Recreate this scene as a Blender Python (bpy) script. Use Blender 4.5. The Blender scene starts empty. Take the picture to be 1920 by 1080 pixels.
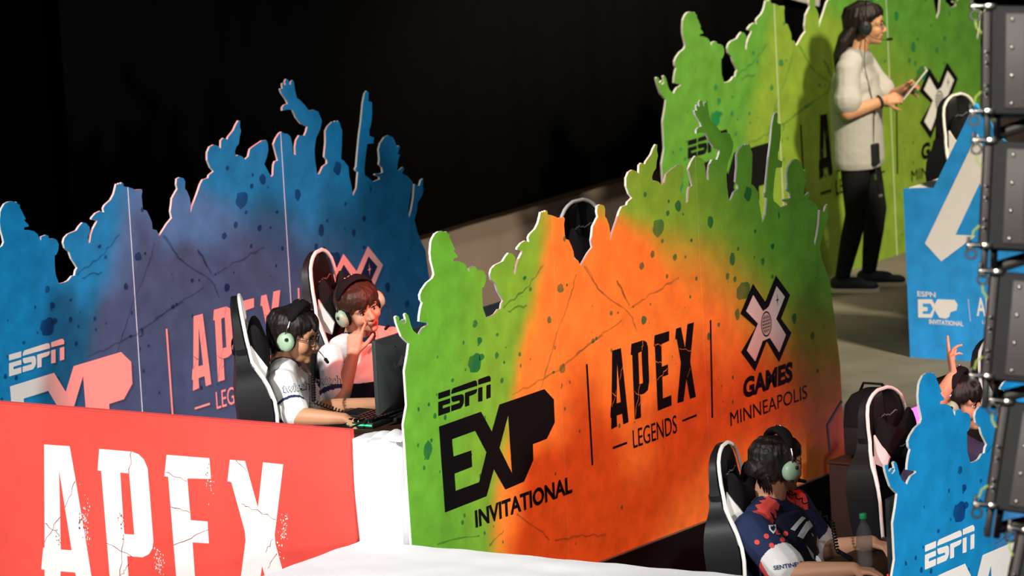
import bpy, bmesh, math, random
from mathutils import Vector as V, Matrix, noise
from mathutils.geometry import tessellate_polygon
from mathutils.bvhtree import BVHTree
S = bpy.context.scene
COL = S.collection
R = math.radians

# ---------------------------------------------------------------- camera, world, lights, exposure
cam_d = bpy.data.cameras.new('camera'); cam = bpy.data.objects.new('camera', cam_d); COL.objects.link(cam)
cr_ = (0.83051591, 0.55443258, -0.05336511); cu_ = (-0.05217412, 0.17282488, 0.98356973); cb_ = (0.55454592, -0.81408604, 0.17246084)
cam.matrix_world = Matrix(((cr_[0], cu_[0], cb_[0], 14.83028), (cr_[1], cu_[1], cb_[1], -20.89440), (cr_[2], cu_[2], cb_[2], 5.98106), (0, 0, 0, 1)))
cam_d.sensor_width = 36; cam_d.lens = 211.915; cam_d.clip_end = 200
cam_d.dof.use_dof = True; cam_d.dof.focus_distance = 25.7; cam_d.dof.aperture_fstop = 5.0
S.camera = cam
S.view_settings.view_transform = 'Standard'; S.view_settings.look = 'None'
S.view_settings.exposure = 0; S.view_settings.gamma = 1; S.view_settings.use_curve_mapping = False
w = bpy.data.worlds.new('hall'); S.world = w; w.use_nodes = True
w.node_tree.nodes['Background'].inputs[0].default_value = (0.8, 0.85, 1, 1)
w.node_tree.nodes['Background'].inputs[1].default_value = 0.006

def spot(name, loc, target, watts, color, size, blend, radius=0.15):
    l = bpy.data.lights.new(name, 'SPOT'); l.energy = watts; l.color = color
    l.spot_size = R(size); l.spot_blend = blend; l.shadow_soft_size = radius
    o = bpy.data.objects.new(name, l); COL.objects.link(o); o.location = loc
    o.rotation_euler = (V(target) - V(loc)).to_track_quat('-Z', 'Y').to_euler()
    return o
spot('stage_key_light', (-0.3, -13.5, 10.5), (-0.7, -0.2, 0.6), 15500, (1, 0.98, 0.95), 22, 0.9, 0.3)
spot('stage_side_light', (12.0, -4.9, 2.7), (0.0, 0.5, 0.75), 4700, (1, 0.96, 0.90), 25, 1.0, 0.5)
spot('added_fill_light', (9.0, -10.0, 9.5), (-0.8, 0.8, 0.7), 2200, (1, 0.95, 0.9), 32, 0.8, 0.4)  # unseen fill lamp, added to brighten the second player's shaded chest
spot('stage_back_light', (8.5, 1.5, 8.0), (-2.0, 7.7, 0.7), 11000, (1, 0.88, 0.66), 30, 0.9, 0.6)
spot('pod_red_light', (4.0, 0.3, 6.2), (-2.49, 1.95, 0.8), 4700, (1, 0.11, 0.08), 19, 0.55, 0.1)
spot('pod_red_light', (6.5, -0.3, 6.0), (0.0, 1.75, 0.45), 2200, (1, 0.12, 0.08), 20, 0.6, 0.1)
spot('pod_blue_light', (7.5, -1.0, 5.0), (2.65, 1.7, 0.7), 1300, (0.85, 0.95, 1), 18, 0.2, 0.1)
spot('added_wall_fill', (-1.2, 8.2, 6.0), (-4.2, 7.3, 0.3), 1000, (1, 0.82, 0.68), 50, 0.9, 0.5)  # unseen lamp added to even out shadows on the low beige wall
spot('added_speaker_fill', (9.0, -16.5, 9.5), (5.9, -4.4, 2.6), 10000, (1, 0.94, 0.86), 16, 0.6, 0.2)  # unseen lamp added only to brighten the speakers, which the other spots miss

# ---------------------------------------------------------------- materials
def lin(c): return tuple(((x / 255 + 0.055) / 1.055) ** 2.4 if x > 10 else x / 255 / 12.92 for x in c) + (1,)
def mat(name, rgb=None, rough=0.6, metal=0.0, spec=0.3, emit=0.0, var=0.08, nscale=14, bump=0.0, bscale=60, l=None, alpha=1.0, sss=0.0, stretch=None):
    m = bpy.data.materials.new(name); m.use_nodes = True
    nt = m.node_tree; b = nt.nodes['Principled BSDF']
    c = l + (1,) if l else lin(rgb)
    tc = nt.nodes.new('ShaderNodeTexCoord'); mp = nt.nodes.new('ShaderNodeMapping'); nt.links.new(tc.outputs['Object'], mp.inputs[0])
    if stretch: mp.inputs['Scale'].default_value = stretch
    n = nt.nodes.new('ShaderNodeTexNoise'); n.inputs['Scale'].default_value = nscale; n.inputs['Detail'].default_value = 4
    nt.links.new(mp.outputs[0], n.inputs['Vector'])
    mx = nt.nodes.new('ShaderNodeMix'); mx.data_type = 'RGBA'
    nt.links.new(n.outputs[0], mx.inputs[0])
    mx.inputs[6].default_value = tuple(x * (1 - var) for x in c[:3]) + (1,)
    mx.inputs[7].default_value = tuple(min(1, x * (1 + var)) for x in c[:3]) + (1,)
    nt.links.new(mx.outputs[2], b.inputs['Base Color'])
    b.inputs['Roughness'].default_value = rough; b.inputs['Metallic'].default_value = metal
    b.inputs['Specular IOR Level'].default_value = spec; b.inputs['Alpha'].default_value = alpha
    if sss: b.inputs['Subsurface Weight'].default_value = sss; b.inputs['Subsurface Radius'].default_value = (0.01, 0.004, 0.002)
    if emit: b.inputs['Emission Color'].default_value = c; b.inputs['Emission Strength'].default_value = emit
    if bump:
        n2 = nt.nodes.new('ShaderNodeTexNoise'); n2.inputs['Scale'].default_value = bscale; n2.inputs['Detail'].default_value = 3
        nt.links.new(mp.outputs[0], n2.inputs['Vector'])
        bp = nt.nodes.new('ShaderNodeBump'); bp.inputs['Strength'].default_value = bump; bp.inputs['Distance'].default_value = 0.01
        nt.links.new(n2.outputs[0], bp.inputs['Height']); nt.links.new(bp.outputs[0], b.inputs['Normal'])
    return m
def print_mat(name, outer, outer2, inner, warm=1.0):
    """printed board: mottled outer colour with a soft irregular inner patch printed on it (panel-local y = along, z = up)"""
    m = bpy.data.materials.new(name); m.use_nodes = True; nt = m.node_tree; b = nt.nodes['Principled BSDF']
    N = lambda t: nt.nodes.new(t)
    tc = N('ShaderNodeTexCoord'); sep = N('ShaderNodeSeparateXYZ'); nt.links.new(tc.outputs['Object'], sep.inputs[0])
    nz = N('ShaderNodeTexNoise'); nz.inputs['Scale'].default_value = 1.7; nz.inputs['Detail'].default_value = 5; nt.links.new(tc.outputs['Object'], nz.inputs['Vector'])
    fine = N('ShaderNodeTexNoise'); fine.inputs['Scale'].default_value = 9; fine.inputs['Detail'].default_value = 8; nt.links.new(tc.outputs['Object'], fine.inputs['Vector'])
    def math_(op, a, c, d=None):
        q = N('ShaderNodeMath'); q.operation = op
        for i, x in enumerate((a, c, d)):
            if x is None: continue
            if isinstance(x, (int, float)): q.inputs[i].default_value = x
            else: nt.links.new(x, q.inputs[i])
        return q.outputs[0]
    # inner patch: steep left border, sloping upper right border that softens along the wall
    nn = math_('MULTIPLY', math_('SUBTRACT', nz.outputs[0], 0.5), 0.34)
    ul = math_('ADD', 0.60, math_('MULTIPLY', sep.outputs[2], math_('ADD', 0.10, math_('MULTIPLY', sep.outputs[2], 0.16))))
    def sstep(x, lo, hi):
        q = N('ShaderNodeMapRange'); q.interpolation_type = 'SMOOTHSTEP'; nt.links.new(x, q.inputs[0])
        for k, v in ((1, lo), (2, hi)):
            if isinstance(v, (int, float)): q.inputs[k].default_value = v
            else: nt.links.new(v, q.inputs[k])
        return q.outputs[0]
    fl = sstep(math_('ADD', math_('SUBTRACT', sep.outputs[1], ul), nn), -0.06, 0.14)
    vt = math_('SUBTRACT', 1.60, math_('MULTIPLY', math_('SUBTRACT', sep.outputs[1], 1.7), 0.50))
    soft = math_('MAXIMUM', 0.10, math_('MULTIPLY', math_('SUBTRACT', sep.outputs[1], 1.45), 0.27))
    ft = sstep(math_('ADD', math_('SUBTRACT', vt, sep.outputs[2]), nn), math_('MULTIPLY', soft, -0.6), soft)
    class _O: pass
    ramp = _O(); ramp.outputs = [math_('MULTIPLY', fl, ft)]
    mo = N('ShaderNodeMix'); mo.data_type = 'RGBA'; nt.links.new(nz.outputs[0], mo.inputs[0]); mo.inputs[6].default_value = outer + (1,); mo.inputs[7].default_value = outer2 + (1,)
    mi = N('ShaderNodeMix'); mi.data_type = 'RGBA'; nt.links.new(ramp.outputs[0], mi.inputs[0]); nt.links.new(mo.outputs[2], mi.inputs[6]); mi.inputs[7].default_value = inner + (1,)
    mf = N('ShaderNodeMix'); mf.data_type = 'RGBA'; mf.blend_type = 'MULTIPLY'; mf.inputs[0].default_value = 1
    fr = N('ShaderNodeMapRange'); nt.links.new(fine.outputs[0], fr.inputs[0]); fr.inputs[1].default_value = .3; fr.inputs[2].default_value = .7; fr.inputs[3].default_value = .82; fr.inputs[4].default_value = 1.12
    nt.links.new(mi.outputs[2], mf.inputs[6]); nt.links.new(fr.outputs[0], mf.inputs[7])
    nt.links.new(mf.outputs[2], b.inputs['Base Color'])
    b.inputs['Roughness'].default_value = 0.5; b.inputs['Specular IOR Level'].default_value = 0.15
    return m
def ink(name, rgb, fac):
    m = bpy.data.materials.new(name); m.use_nodes = True; nt = m.node_tree; b = nt.nodes['Principled BSDF']
    n = nt.nodes.new('ShaderNodeTexNoise'); n.inputs['Scale'].default_value = 6
    tc = nt.nodes.new('ShaderNodeTexCoord'); nt.links.new(tc.outputs['Object'], n.inputs['Vector'])
    mr = nt.nodes.new('ShaderNodeMapRange'); nt.links.new(n.outputs[0], mr.inputs[0]); mr.inputs[1].default_value = .3; mr.inputs[2].default_value = .7
    mr.inputs[3].default_value = fac * .6; mr.inputs[4].default_value = min(1, fac * 1.3)
    nt.links.new(mr.outputs[0], b.inputs['Alpha'])
    b.inputs['Base Color'].default_value = rgb + (1,); b.inputs['Roughness'].default_value = .6; b.inputs['Specular IOR Level'].default_value = .1
    return m

MT = {
 'edge': mat('white_board_edge', l=(.85, .83, .78), rough=.7),
 'black': mat('black_ink', l=(.006, .005, .006), rough=.5, spec=.2),
 'white': mat('white_ink', l=(.82, .80, .78), rough=.6, spec=.1, var=.03),
 'navyink': mat('navy_ink', l=(.01, .04, .13), rough=.6, spec=.1),
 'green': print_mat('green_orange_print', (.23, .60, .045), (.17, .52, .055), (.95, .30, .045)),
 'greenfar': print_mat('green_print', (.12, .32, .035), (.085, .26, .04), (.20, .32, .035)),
 'blue': print_mat('blue_print', (.010, .27, .60), (.008, .21, .50), (.05, .22, .48)),
 'greenspot': ink('teal_splatter', (.01, .22, .07), .62),
 'bluespot': ink('dark_blue_splatter', (.004, .05, .22), .6),
 'greencrack': ink('teal_crack', (.02, .16, .05), .32), 'bluecrack': ink('dark_blue_crack', (.004, .03, .12), .30),
 'red': mat('red_print', l=(.88, .085, .065), rough=.6, spec=.1, var=.34, nscale=2.2),
 'redcrack': mat('red_crack', l=(.30, .03, .03), rough=.6),
 'redspeck': mat('red_flake', l=(.75, .07, .055), rough=.6),
 'cloth': mat('white_tablecloth', l=(.78, .78, .81), rough=.8, spec=.1, var=.03, bump=.25, bscale=5),
 'deck': mat('dark_stage_carpet', l=(.20, .18, .135), rough=.95, spec=.05, var=.35, nscale=3, bump=.3, bscale=300),
 'riser': mat('black_riser_skirt', l=(.008, .008, .008), rough=.95, spec=.05),
 'curtain': mat('black_curtain', l=(.0045, .0045, .0045), rough=1, spec=.0),
 'beige': mat('beige_wall_paint', l=(.17, .13, .105), rough=.85, var=.15, nscale=3),
 'leather': mat('black_leather', l=(.010, .010, .011), rough=.45, spec=.22, bump=.04, bscale=40),
 'fabricblk': mat('black_fabric', l=(.010, .009, .010), rough=.9, spec=.1, bump=.3, bscale=200),
 'greymark': mat('grey_embroidery', l=(.16, .15, .15), rough=.8), 'piping': mat('white_piping', l=(.85, .82, .78), rough=.5),
 'whiteleather': mat('white_leather', l=(.75, .72, .70), rough=.45, spec=.4),
 'plastic': mat('dark_plastic', l=(.016, .018, .019), rough=.45, spec=.4),
 'gunmetal': mat('dark_grey_plastic', l=(.045, .052, .053), rough=.5, spec=.3),
 'metal': mat('brushed_metal', l=(.55, .54, .50), rough=.3, metal=1.0),
 'chrome': mat('bright_chrome', l=(.85, .83, .78), rough=.22, metal=1.0),
 'screen': mat('dark_screen', l=(.004, .004, .005), rough=.15, spec=.5),
 'deskwood': mat('dark_desk', l=(.03, .012, .008), rough=.5, spec=.3),
 'case': mat('dark_brown_case', l=(.022, .011, .009), rough=.6, spec=.2),
 'skin_a': mat('tan_skin', l=(.55, .27, .15), rough=.5, spec=.3, var=.06, sss=.15),
 'skin_b': mat('light_skin', l=(.62, .32, .20), rough=.5, spec=.3, var=.06, sss=.15),
 'skin_w': mat('warm_skin', l=(.58, .30, .16), rough=.5, spec=.3, var=.06, sss=.15),
 'lips': mat('lips', l=(.36, .12, .09), rough=.4, spec=.3),
 'eyewhite': mat('eye_white', l=(.7, .68, .65), rough=.2), 'iris': mat('dark_iris', l=(.012, .007, .005), rough=.15),
 'hairblk': mat('black_hair', l=(.011, .007, .006), rough=.5, spec=.35, bump=.5, bscale=90, stretch=(1, 1, .25)),
 'hairbrn': mat('auburn_hair', l=(.04, .016, .009), rough=.5, spec=.35, bump=.5, bscale=90, stretch=(1, 1, .25)),
 'jersey': mat('white_jersey', l=(.82, .80, .79), rough=.75, spec=.1, var=.03, bump=.5, bscale=12),
 'navy': mat('navy_fabric', l=(.020, .030, .085), rough=.7, spec=.15, var=.15, bump=.5, bscale=12),
 'darknavy': mat('dark_navy_fabric', l=(.008, .010, .024), rough=.7, spec=.15, bump=.5, bscale=12),
 'coral': mat('coral_fabric', l=(.78, .085, .075), rough=.7, spec=.1),
 'greyshirt': mat('grey_shirt', l=(.45, .44, .41), rough=.85, spec=.05, var=.08, bump=.6, bscale=14),
 'trouser': mat('black_trousers', l=(.010, .010, .011), rough=.85, spec=.1, bump=.3, bscale=20),
 'shoe': mat('dark_navy_shoe', l=(.018, .018, .028), rough=.7), 'sole': mat('white_sole', l=(.65, .6, .48), rough=.6),
 'cup': mat('pale_green_cup', l=(.36, .52, .36), rough=.35, spec=.4, var=.05),
 'silver': mat('silver_print', l=(.60, .60, .63), rough=.5),
 'green_led': mat('green_glow', l=(.05, .9, .35), emit=.7), 'greenband': mat('green_band', l=(.03, .75, .08), rough=.5),
 'redled': mat('red_power_light', l=(.9, .02, .02), emit=2.0),
 'bottle': mat('clear_plastic', l=(.4, .4, .42), rough=.08, spec=.5, alpha=.10), 'water': mat('water', l=(.3, .33, .36), rough=.05, alpha=.10),
 'label': mat('bottle_label', l=(.25, .2, .22), rough=.4, alpha=.35), 'cap': mat('green_cap', l=(.02, .35, .12), rough=.4),
 'signblue': print_mat('sign_blue_print', (.04, .36, .85), (.02, .30, .78), (.03, .12, .45)),
 'cab': mat('speaker_cabinet_paint', l=(.030, .030, .032), rough=.6, spec=.3, var=.1, bump=.4, bscale=250),
 'plate': mat('rigging_plate_paint', l=(.085, .075, .075), rough=.5, spec=.3), 'yellowwire': mat('lanyard', l=(.45, .60, .12), rough=.5),
 'banner': mat('pale_banner', l=(.75, .72, .74), rough=.8, var=.1, nscale=8),
 'lens': mat('clear_lens', l=(.6, .6, .6), rough=.05, alpha=.12), 'redtext': mat('red_text', l=(.7, .05, .05)), 'greytext': mat('grey_text', l=(.1, .1, .12)),
 'purple': mat('purple_sleeve', l=(.07, .055, .12), rough=.8, bump=.4, bscale=12),
}
def grille_mat():
    m = bpy.data.materials.new('perforated_grille'); m.use_nodes = True; nt = m.node_tree; b = nt.nodes['Principled BSDF']
    tc = nt.nodes.new('ShaderNodeTexCoord'); mp = nt.nodes.new('ShaderNodeMapping'); mp.inputs['Scale'].default_value = (85, 1, 85); mp.inputs['Rotation'].default_value = (0, R(30), 0)
    nt.links.new(tc.outputs['Object'], mp.inputs[0])
    vo = nt.nodes.new('ShaderNodeTexVoronoi'); vo.inputs['Randomness'].default_value = 0.0; vo.inputs['Scale'].default_value = 1
    nt.links.new(mp.outputs[0], vo.inputs['Vector'])
    mr = nt.nodes.new('ShaderNodeMapRange'); nt.links.new(vo.outputs['Distance'], mr.inputs[0]); mr.inputs[1].default_value = .30; mr.inputs[2].default_value = .42
    mx = nt.nodes.new('ShaderNodeMix'); mx.data_type = 'RGBA'; nt.links.new(mr.outputs[0], mx.inputs[0]); mx.inputs[6].default_value = (.006, .006, .006, 1); mx.inputs[7].default_value = (.06, .062, .055, 1)
    nt.links.new(mx.outputs[2], b.inputs['Base Color']); b.inputs['Roughness'].default_value = .5
    return m
MT['grille'] = grille_mat()

# ---------------------------------------------------------------- building helpers
class MB:
    def __init__(s): s.v = []; s.f = []; s.m = []
    def add(s, vs, fs, mi=0):
        o = len(s.v); s.v += [tuple(x) for x in vs]; s.f += [tuple(i + o for i in f) for f in fs]; s.m += [mi] * len(fs); return s
    def box(s, c, d, M=None, mi=0, bev=0.0):
        cx, cy, cz = c; x, y, z = d[0] / 2, d[1] / 2, d[2] / 2
        if bev:
            b = min(bev, x * .9, y * .9, z * .9); bm = bmesh.new(); bmesh.ops.create_cube(bm, size=1)
            bmesh.ops.scale(bm, vec=(2 * x, 2 * y, 2 * z), verts=bm.verts)
            bmesh.ops.bevel(bm, geom=bm.edges[:], offset=b, segments=2, affect='EDGES', profile=.5)
            bm.verts.index_update(); vs = [V(q.co) + V(c) for q in bm.verts]; fs = [[q.index for q in f.verts] for f in bm.faces]; bm.free()
        else:
            vs = [V((cx + a * x, cy + b * y, cz + e * z)) for a in (-1, 1) for b in (-1, 1) for e in (-1, 1)]
            fs = [(0, 1, 3, 2), (4, 6, 7, 5), (0, 4, 5, 1), (2, 3, 7, 6), (0, 2, 6, 4), (1, 5, 7, 3)]
        if M: vs = [M @ q for q in vs]
        return s.add(vs, fs, mi)
    def rings(s, rs, mi=0, caps=True, close=True):
        n = len(rs[0]); vs = [p for r in rs for p in r]; fs = []
        for i in range(len(rs) - 1):
            for j in range(n if close else n - 1):
                k = (j + 1) % n; fs.append((i * n + j, i * n + k, (i + 1) * n + k, (i + 1) * n + j))
        if caps: fs.append(tuple(range(n))[::-1]); fs.append(tuple(range((len(rs) - 1) * n, len(rs) * n)))
        return s.add(vs, fs, mi)
    def tube(s, pts, r, seg=8, mi=0, closed=False, flat=1.0, up=None):
        P = [V(p) for p in pts]; n = len(P); rr = r if isinstance(r, (list, tuple)) else [r] * n
        rs = []; nrm = None
        for i in range(n):
            a = P[(i - 1) % n] if (closed or i) else P[0]; b = P[(i + 1) % n] if (closed or i < n - 1) else P[-1]
            t = (b - a).normalized()
            if nrm is None:
                u = V(up) if up else (V((0, 0, 1)) if abs(t.z) < .9 else V((1, 0, 0)))
                nrm = (u - t * u.dot(t)).normalized()
            else: nrm = (nrm - t * nrm.dot(t)).normalized()
            bi = t.cross(nrm)
            rs.append([P[i] + nrm * (math.cos(2 * math.pi * k / seg) * rr[i] * flat) + bi * (math.sin(2 * math.pi * k / seg) * rr[i]) for k in range(seg)])
        if closed: rs.append(rs[0]); return s.rings(rs, mi, caps=False)
        return s.rings(rs, mi)
    def lathe(s, prof, c, axis=(0, 0, 1), seg=24, mi=0, sx=1.0):
        q = V((0, 0, 1)).rotation_difference(V(axis)).to_matrix()
        rs = [[V(c) + q @ V((r * math.cos(2 * math.pi * k / seg) * sx, r * math.sin(2 * math.pi * k / seg), z)) for k in range(seg)] for r, z in prof]
        return s.rings(rs, mi)
    def cap(s, p0, p1, r0, r1, seg=12, mi=0):
        p0, p1 = V(p0), V(p1); d = p1 - p0; L = d.length
        q = V((0, 0, 1)).rotation_difference(d).to_matrix() if L > 1e-6 else Matrix.Identity(3)
        prof = [(r0 * math.sin(a), -r0 * math.cos(a)) for a in (.15, .5, .9, 1.25, 1.57)] + [(r1 * math.sin(a), L - r1 * math.cos(a)) for a in (1.57, 1.9, 2.25, 2.65, 3.0)]
        return s.rings([[p0 + q @ V((r * math.cos(2 * math.pi * k / seg), r * math.sin(2 * math.pi * k / seg), z)) for k in range(seg)] for r, z in prof], mi)
    def chain(s, pts, rad, seg=12):
        for i in range(len(pts) - 1): s.cap(pts[i], pts[i + 1], rad[i], rad[i + 1], seg)
        return s
    def ell(s, c, r, M=None, seg=18, mi=0):
        rs = []
        for i in range(1, 12):
            a = math.pi * i / 12
            rs.append([V((r[0] * math.sin(a) * math.cos(2 * math.pi * k / seg), r[1] * math.sin(a) * math.sin(2 * math.pi * k / seg), -r[2] * math.cos(a))) for k in range(seg)])
        rs = [[(M @ p if M else p) + V(c) for p in q] for q in rs]
        return s.rings(rs, mi)
    def poly(s, loops, M, mi=0):
        """flat polygon with holes given in 2D, M maps (x, y) to 3D"""
        L3 = [[V((p[0], p[1], 0)) for p in lp] for lp in loops]
        tris = tessellate_polygon(L3); vs = [M(p[0], p[1]) for lp in loops for p in lp]
        return s.add(vs, tris, mi)
    def xf(s, M): s.v = [tuple(M @ V(q)) for q in s.v]; return s
    def build(s, name, mats, parent=None, smooth=True, loc=None, fixn=True):
        me = bpy.data.meshes.new(name); me.from_pydata(s.v, [], s.f)
        mats = mats if isinstance(mats, (list, tuple)) else [mats]
        for q in mats: me.materials.append(MT[q] if isinstance(q, str) else q)
        me.polygons.foreach_set('material_index', s.m)
        if fixn:
            bm = bmesh.new(); bm.from_mesh(me); bmesh.ops.recalc_face_normals(bm, faces=bm.faces); bm.to_mesh(me); bm.free()
        if smooth:
            me.polygons.foreach_set('use_smooth', [True] * len(me.polygons)); me.set_sharp_from_angle(angle=R(40))
        return link(name, me, parent, loc)
def origin_of(o):
    p = V((0, 0, 0))
    return o.matrix_world.copy()
def link(name, me, parent=None, loc=None):
    """mesh given in world coordinates; origin moved to parent frame, or to loc for a top-level thing"""
    o = bpy.data.objects.new(name, me); COL.objects.link(o)
    if parent:
        o.parent = parent
        me.transform(world(parent).inverted())
    elif loc is not None:
        me.transform(Matrix.Translation(-V(loc))); o.location = loc
    return o
def world(o):
    M = Matrix.LocRotScale(o.location, o.rotation_euler, o.scale)
    return (world(o.parent) @ M) if o.parent else M
def tag(o, label, cat, group=None):
    o['label'] = label; o['category'] = cat
    if group: o['group'] = group
    return o
def thing(name, label, cat, loc, rotz=0, group=None):
    o = bpy.data.objects.new(name, None); COL.objects.link(o); o.location = loc; o.rotation_euler = (0, 0, rotz); o.empty_display_size = .1
    return tag(o, label, cat, group)
def struct(o): o['kind'] = 'structure'; return o
def copy_tree(o, parent=None):
    c = o.copy(); COL.objects.link(c); c.parent = parent
    for ch in list(o.children): copy_tree(ch, c)
    return c
def blob(mb, name, mats, parent=None, voxel=.006, smooth=4, pick=None, loc=None):
    """one continuous surface grown from the overlapping volumes of mb"""
    me = bpy.data.meshes.new('tmp'); me.from_pydata(mb.v, [], mb.f)
    bm = bmesh.new(); bm.from_mesh(me); bmesh.ops.recalc_face_normals(bm, faces=bm.faces); bm.to_mesh(me); bm.free()
    o = bpy.data.objects.new('tmp', me); COL.objects.link(o)
    r = o.modifiers.new('r', 'REMESH'); r.mode = 'VOXEL'; r.voxel_size = voxel
    if smooth: q = o.modifiers.new('s', 'SMOOTH'); q.factor = .5; q.iterations = smooth
    dg = bpy.context.evaluated_depsgraph_get(); new = bpy.data.meshes.new_from_object(o.evaluated_get(dg))
    bpy.data.objects.remove(o); bpy.data.meshes.remove(me)
    new.name = name; new.materials.clear()
    for q in (mats if isinstance(mats, (list, tuple)) else [mats]): new.materials.append(MT[q])
    if pick:
        new.polygons.foreach_set('material_index', [pick(V(p.center), V(p.normal)) for p in new.polygons])
    new.polygons.foreach_set('use_smooth', [True] * len(new.polygons))
    bv = BVHTree.FromPolygons([v.co.copy() for v in new.vertices], [tuple(p.vertices) for p in new.polygons])
    o = link(name, new, parent, loc)
    return o, bv
def text_mesh(body, offset=0.0, shear=0.0):
    cu = bpy.data.curves.new('t', 'FONT'); cu.body = body; cu.offset = offset; cu.shear = shear; cu.resolution_u = 4
    o = bpy.data.objects.new('t', cu); COL.objects.link(o)
    dg = bpy.context.evaluated_depsgraph_get(); me = bpy.data.meshes.new_from_object(o.evaluated_get(dg))
    vs = [v.co.copy() for v in me.vertices]; fs = [tuple(p.vertices) for p in me.polygons]
    bpy.data.objects.remove(o); bpy.data.curves.remove(cu); bpy.data.meshes.remove(me)
    x0 = min(v.x for v in vs); x1 = max(v.x for v in vs); y0 = min(v.y for v in vs); y1 = max(v.y for v in vs)
    return [((v.x - x0) / (x1 - x0), (v.y - y0) / (y1 - y0)) for v in vs], fs, (x1 - x0) / (y1 - y0)
def text_fit(mb, body, M, x0, x1, y0, y1, offset=0.0, shear=0.0, mi=0):
    vs, fs, _ = text_mesh(body, offset, shear)
    mb.add([M(x0 + (x1 - x0) * a, y0 + (y1 - y0) * b) for a, b in vs], fs, mi)
def decal(name, body, bv, origin, right, up, width, height, mt, parent, shoot, off=.004, offset=.01, extra=None):
    """lettering printed on a garment: projected along `shoot` on to its surface"""
    bm = bmesh.new(); right = V(right).normalized(); up = V(up).normalized(); origin = V(origin); shoot = V(shoot).normalized()
    mb = MB(); M = lambda x, y: origin + right * x + up * y
    if body: text_fit(mb, body, M, -width / 2, width / 2, -height / 2, height / 2, offset)
    for lp in (extra or []): mb.poly(lp, M)
    me = bpy.data.meshes.new('d'); me.from_pydata(mb.v, [], mb.f); bm.from_mesh(me)
    for _ in range(2):
        ed = [e for e in bm.edges if e.calc_length() > .012]
        if ed: bmesh.ops.subdivide_edges(bm, edges=ed, cuts=1)
    bmesh.ops.triangulate(bm, faces=bm.faces)
    for v in bm.verts:
        h = bv.ray_cast(v.co - shoot * .4, shoot)
        if h[0] is not None: v.co = h[0] - shoot * off
    bm.to_mesh(me); bm.free(); me.name = name; me.materials.append(MT[mt])
    return link(name, me, parent)
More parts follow.
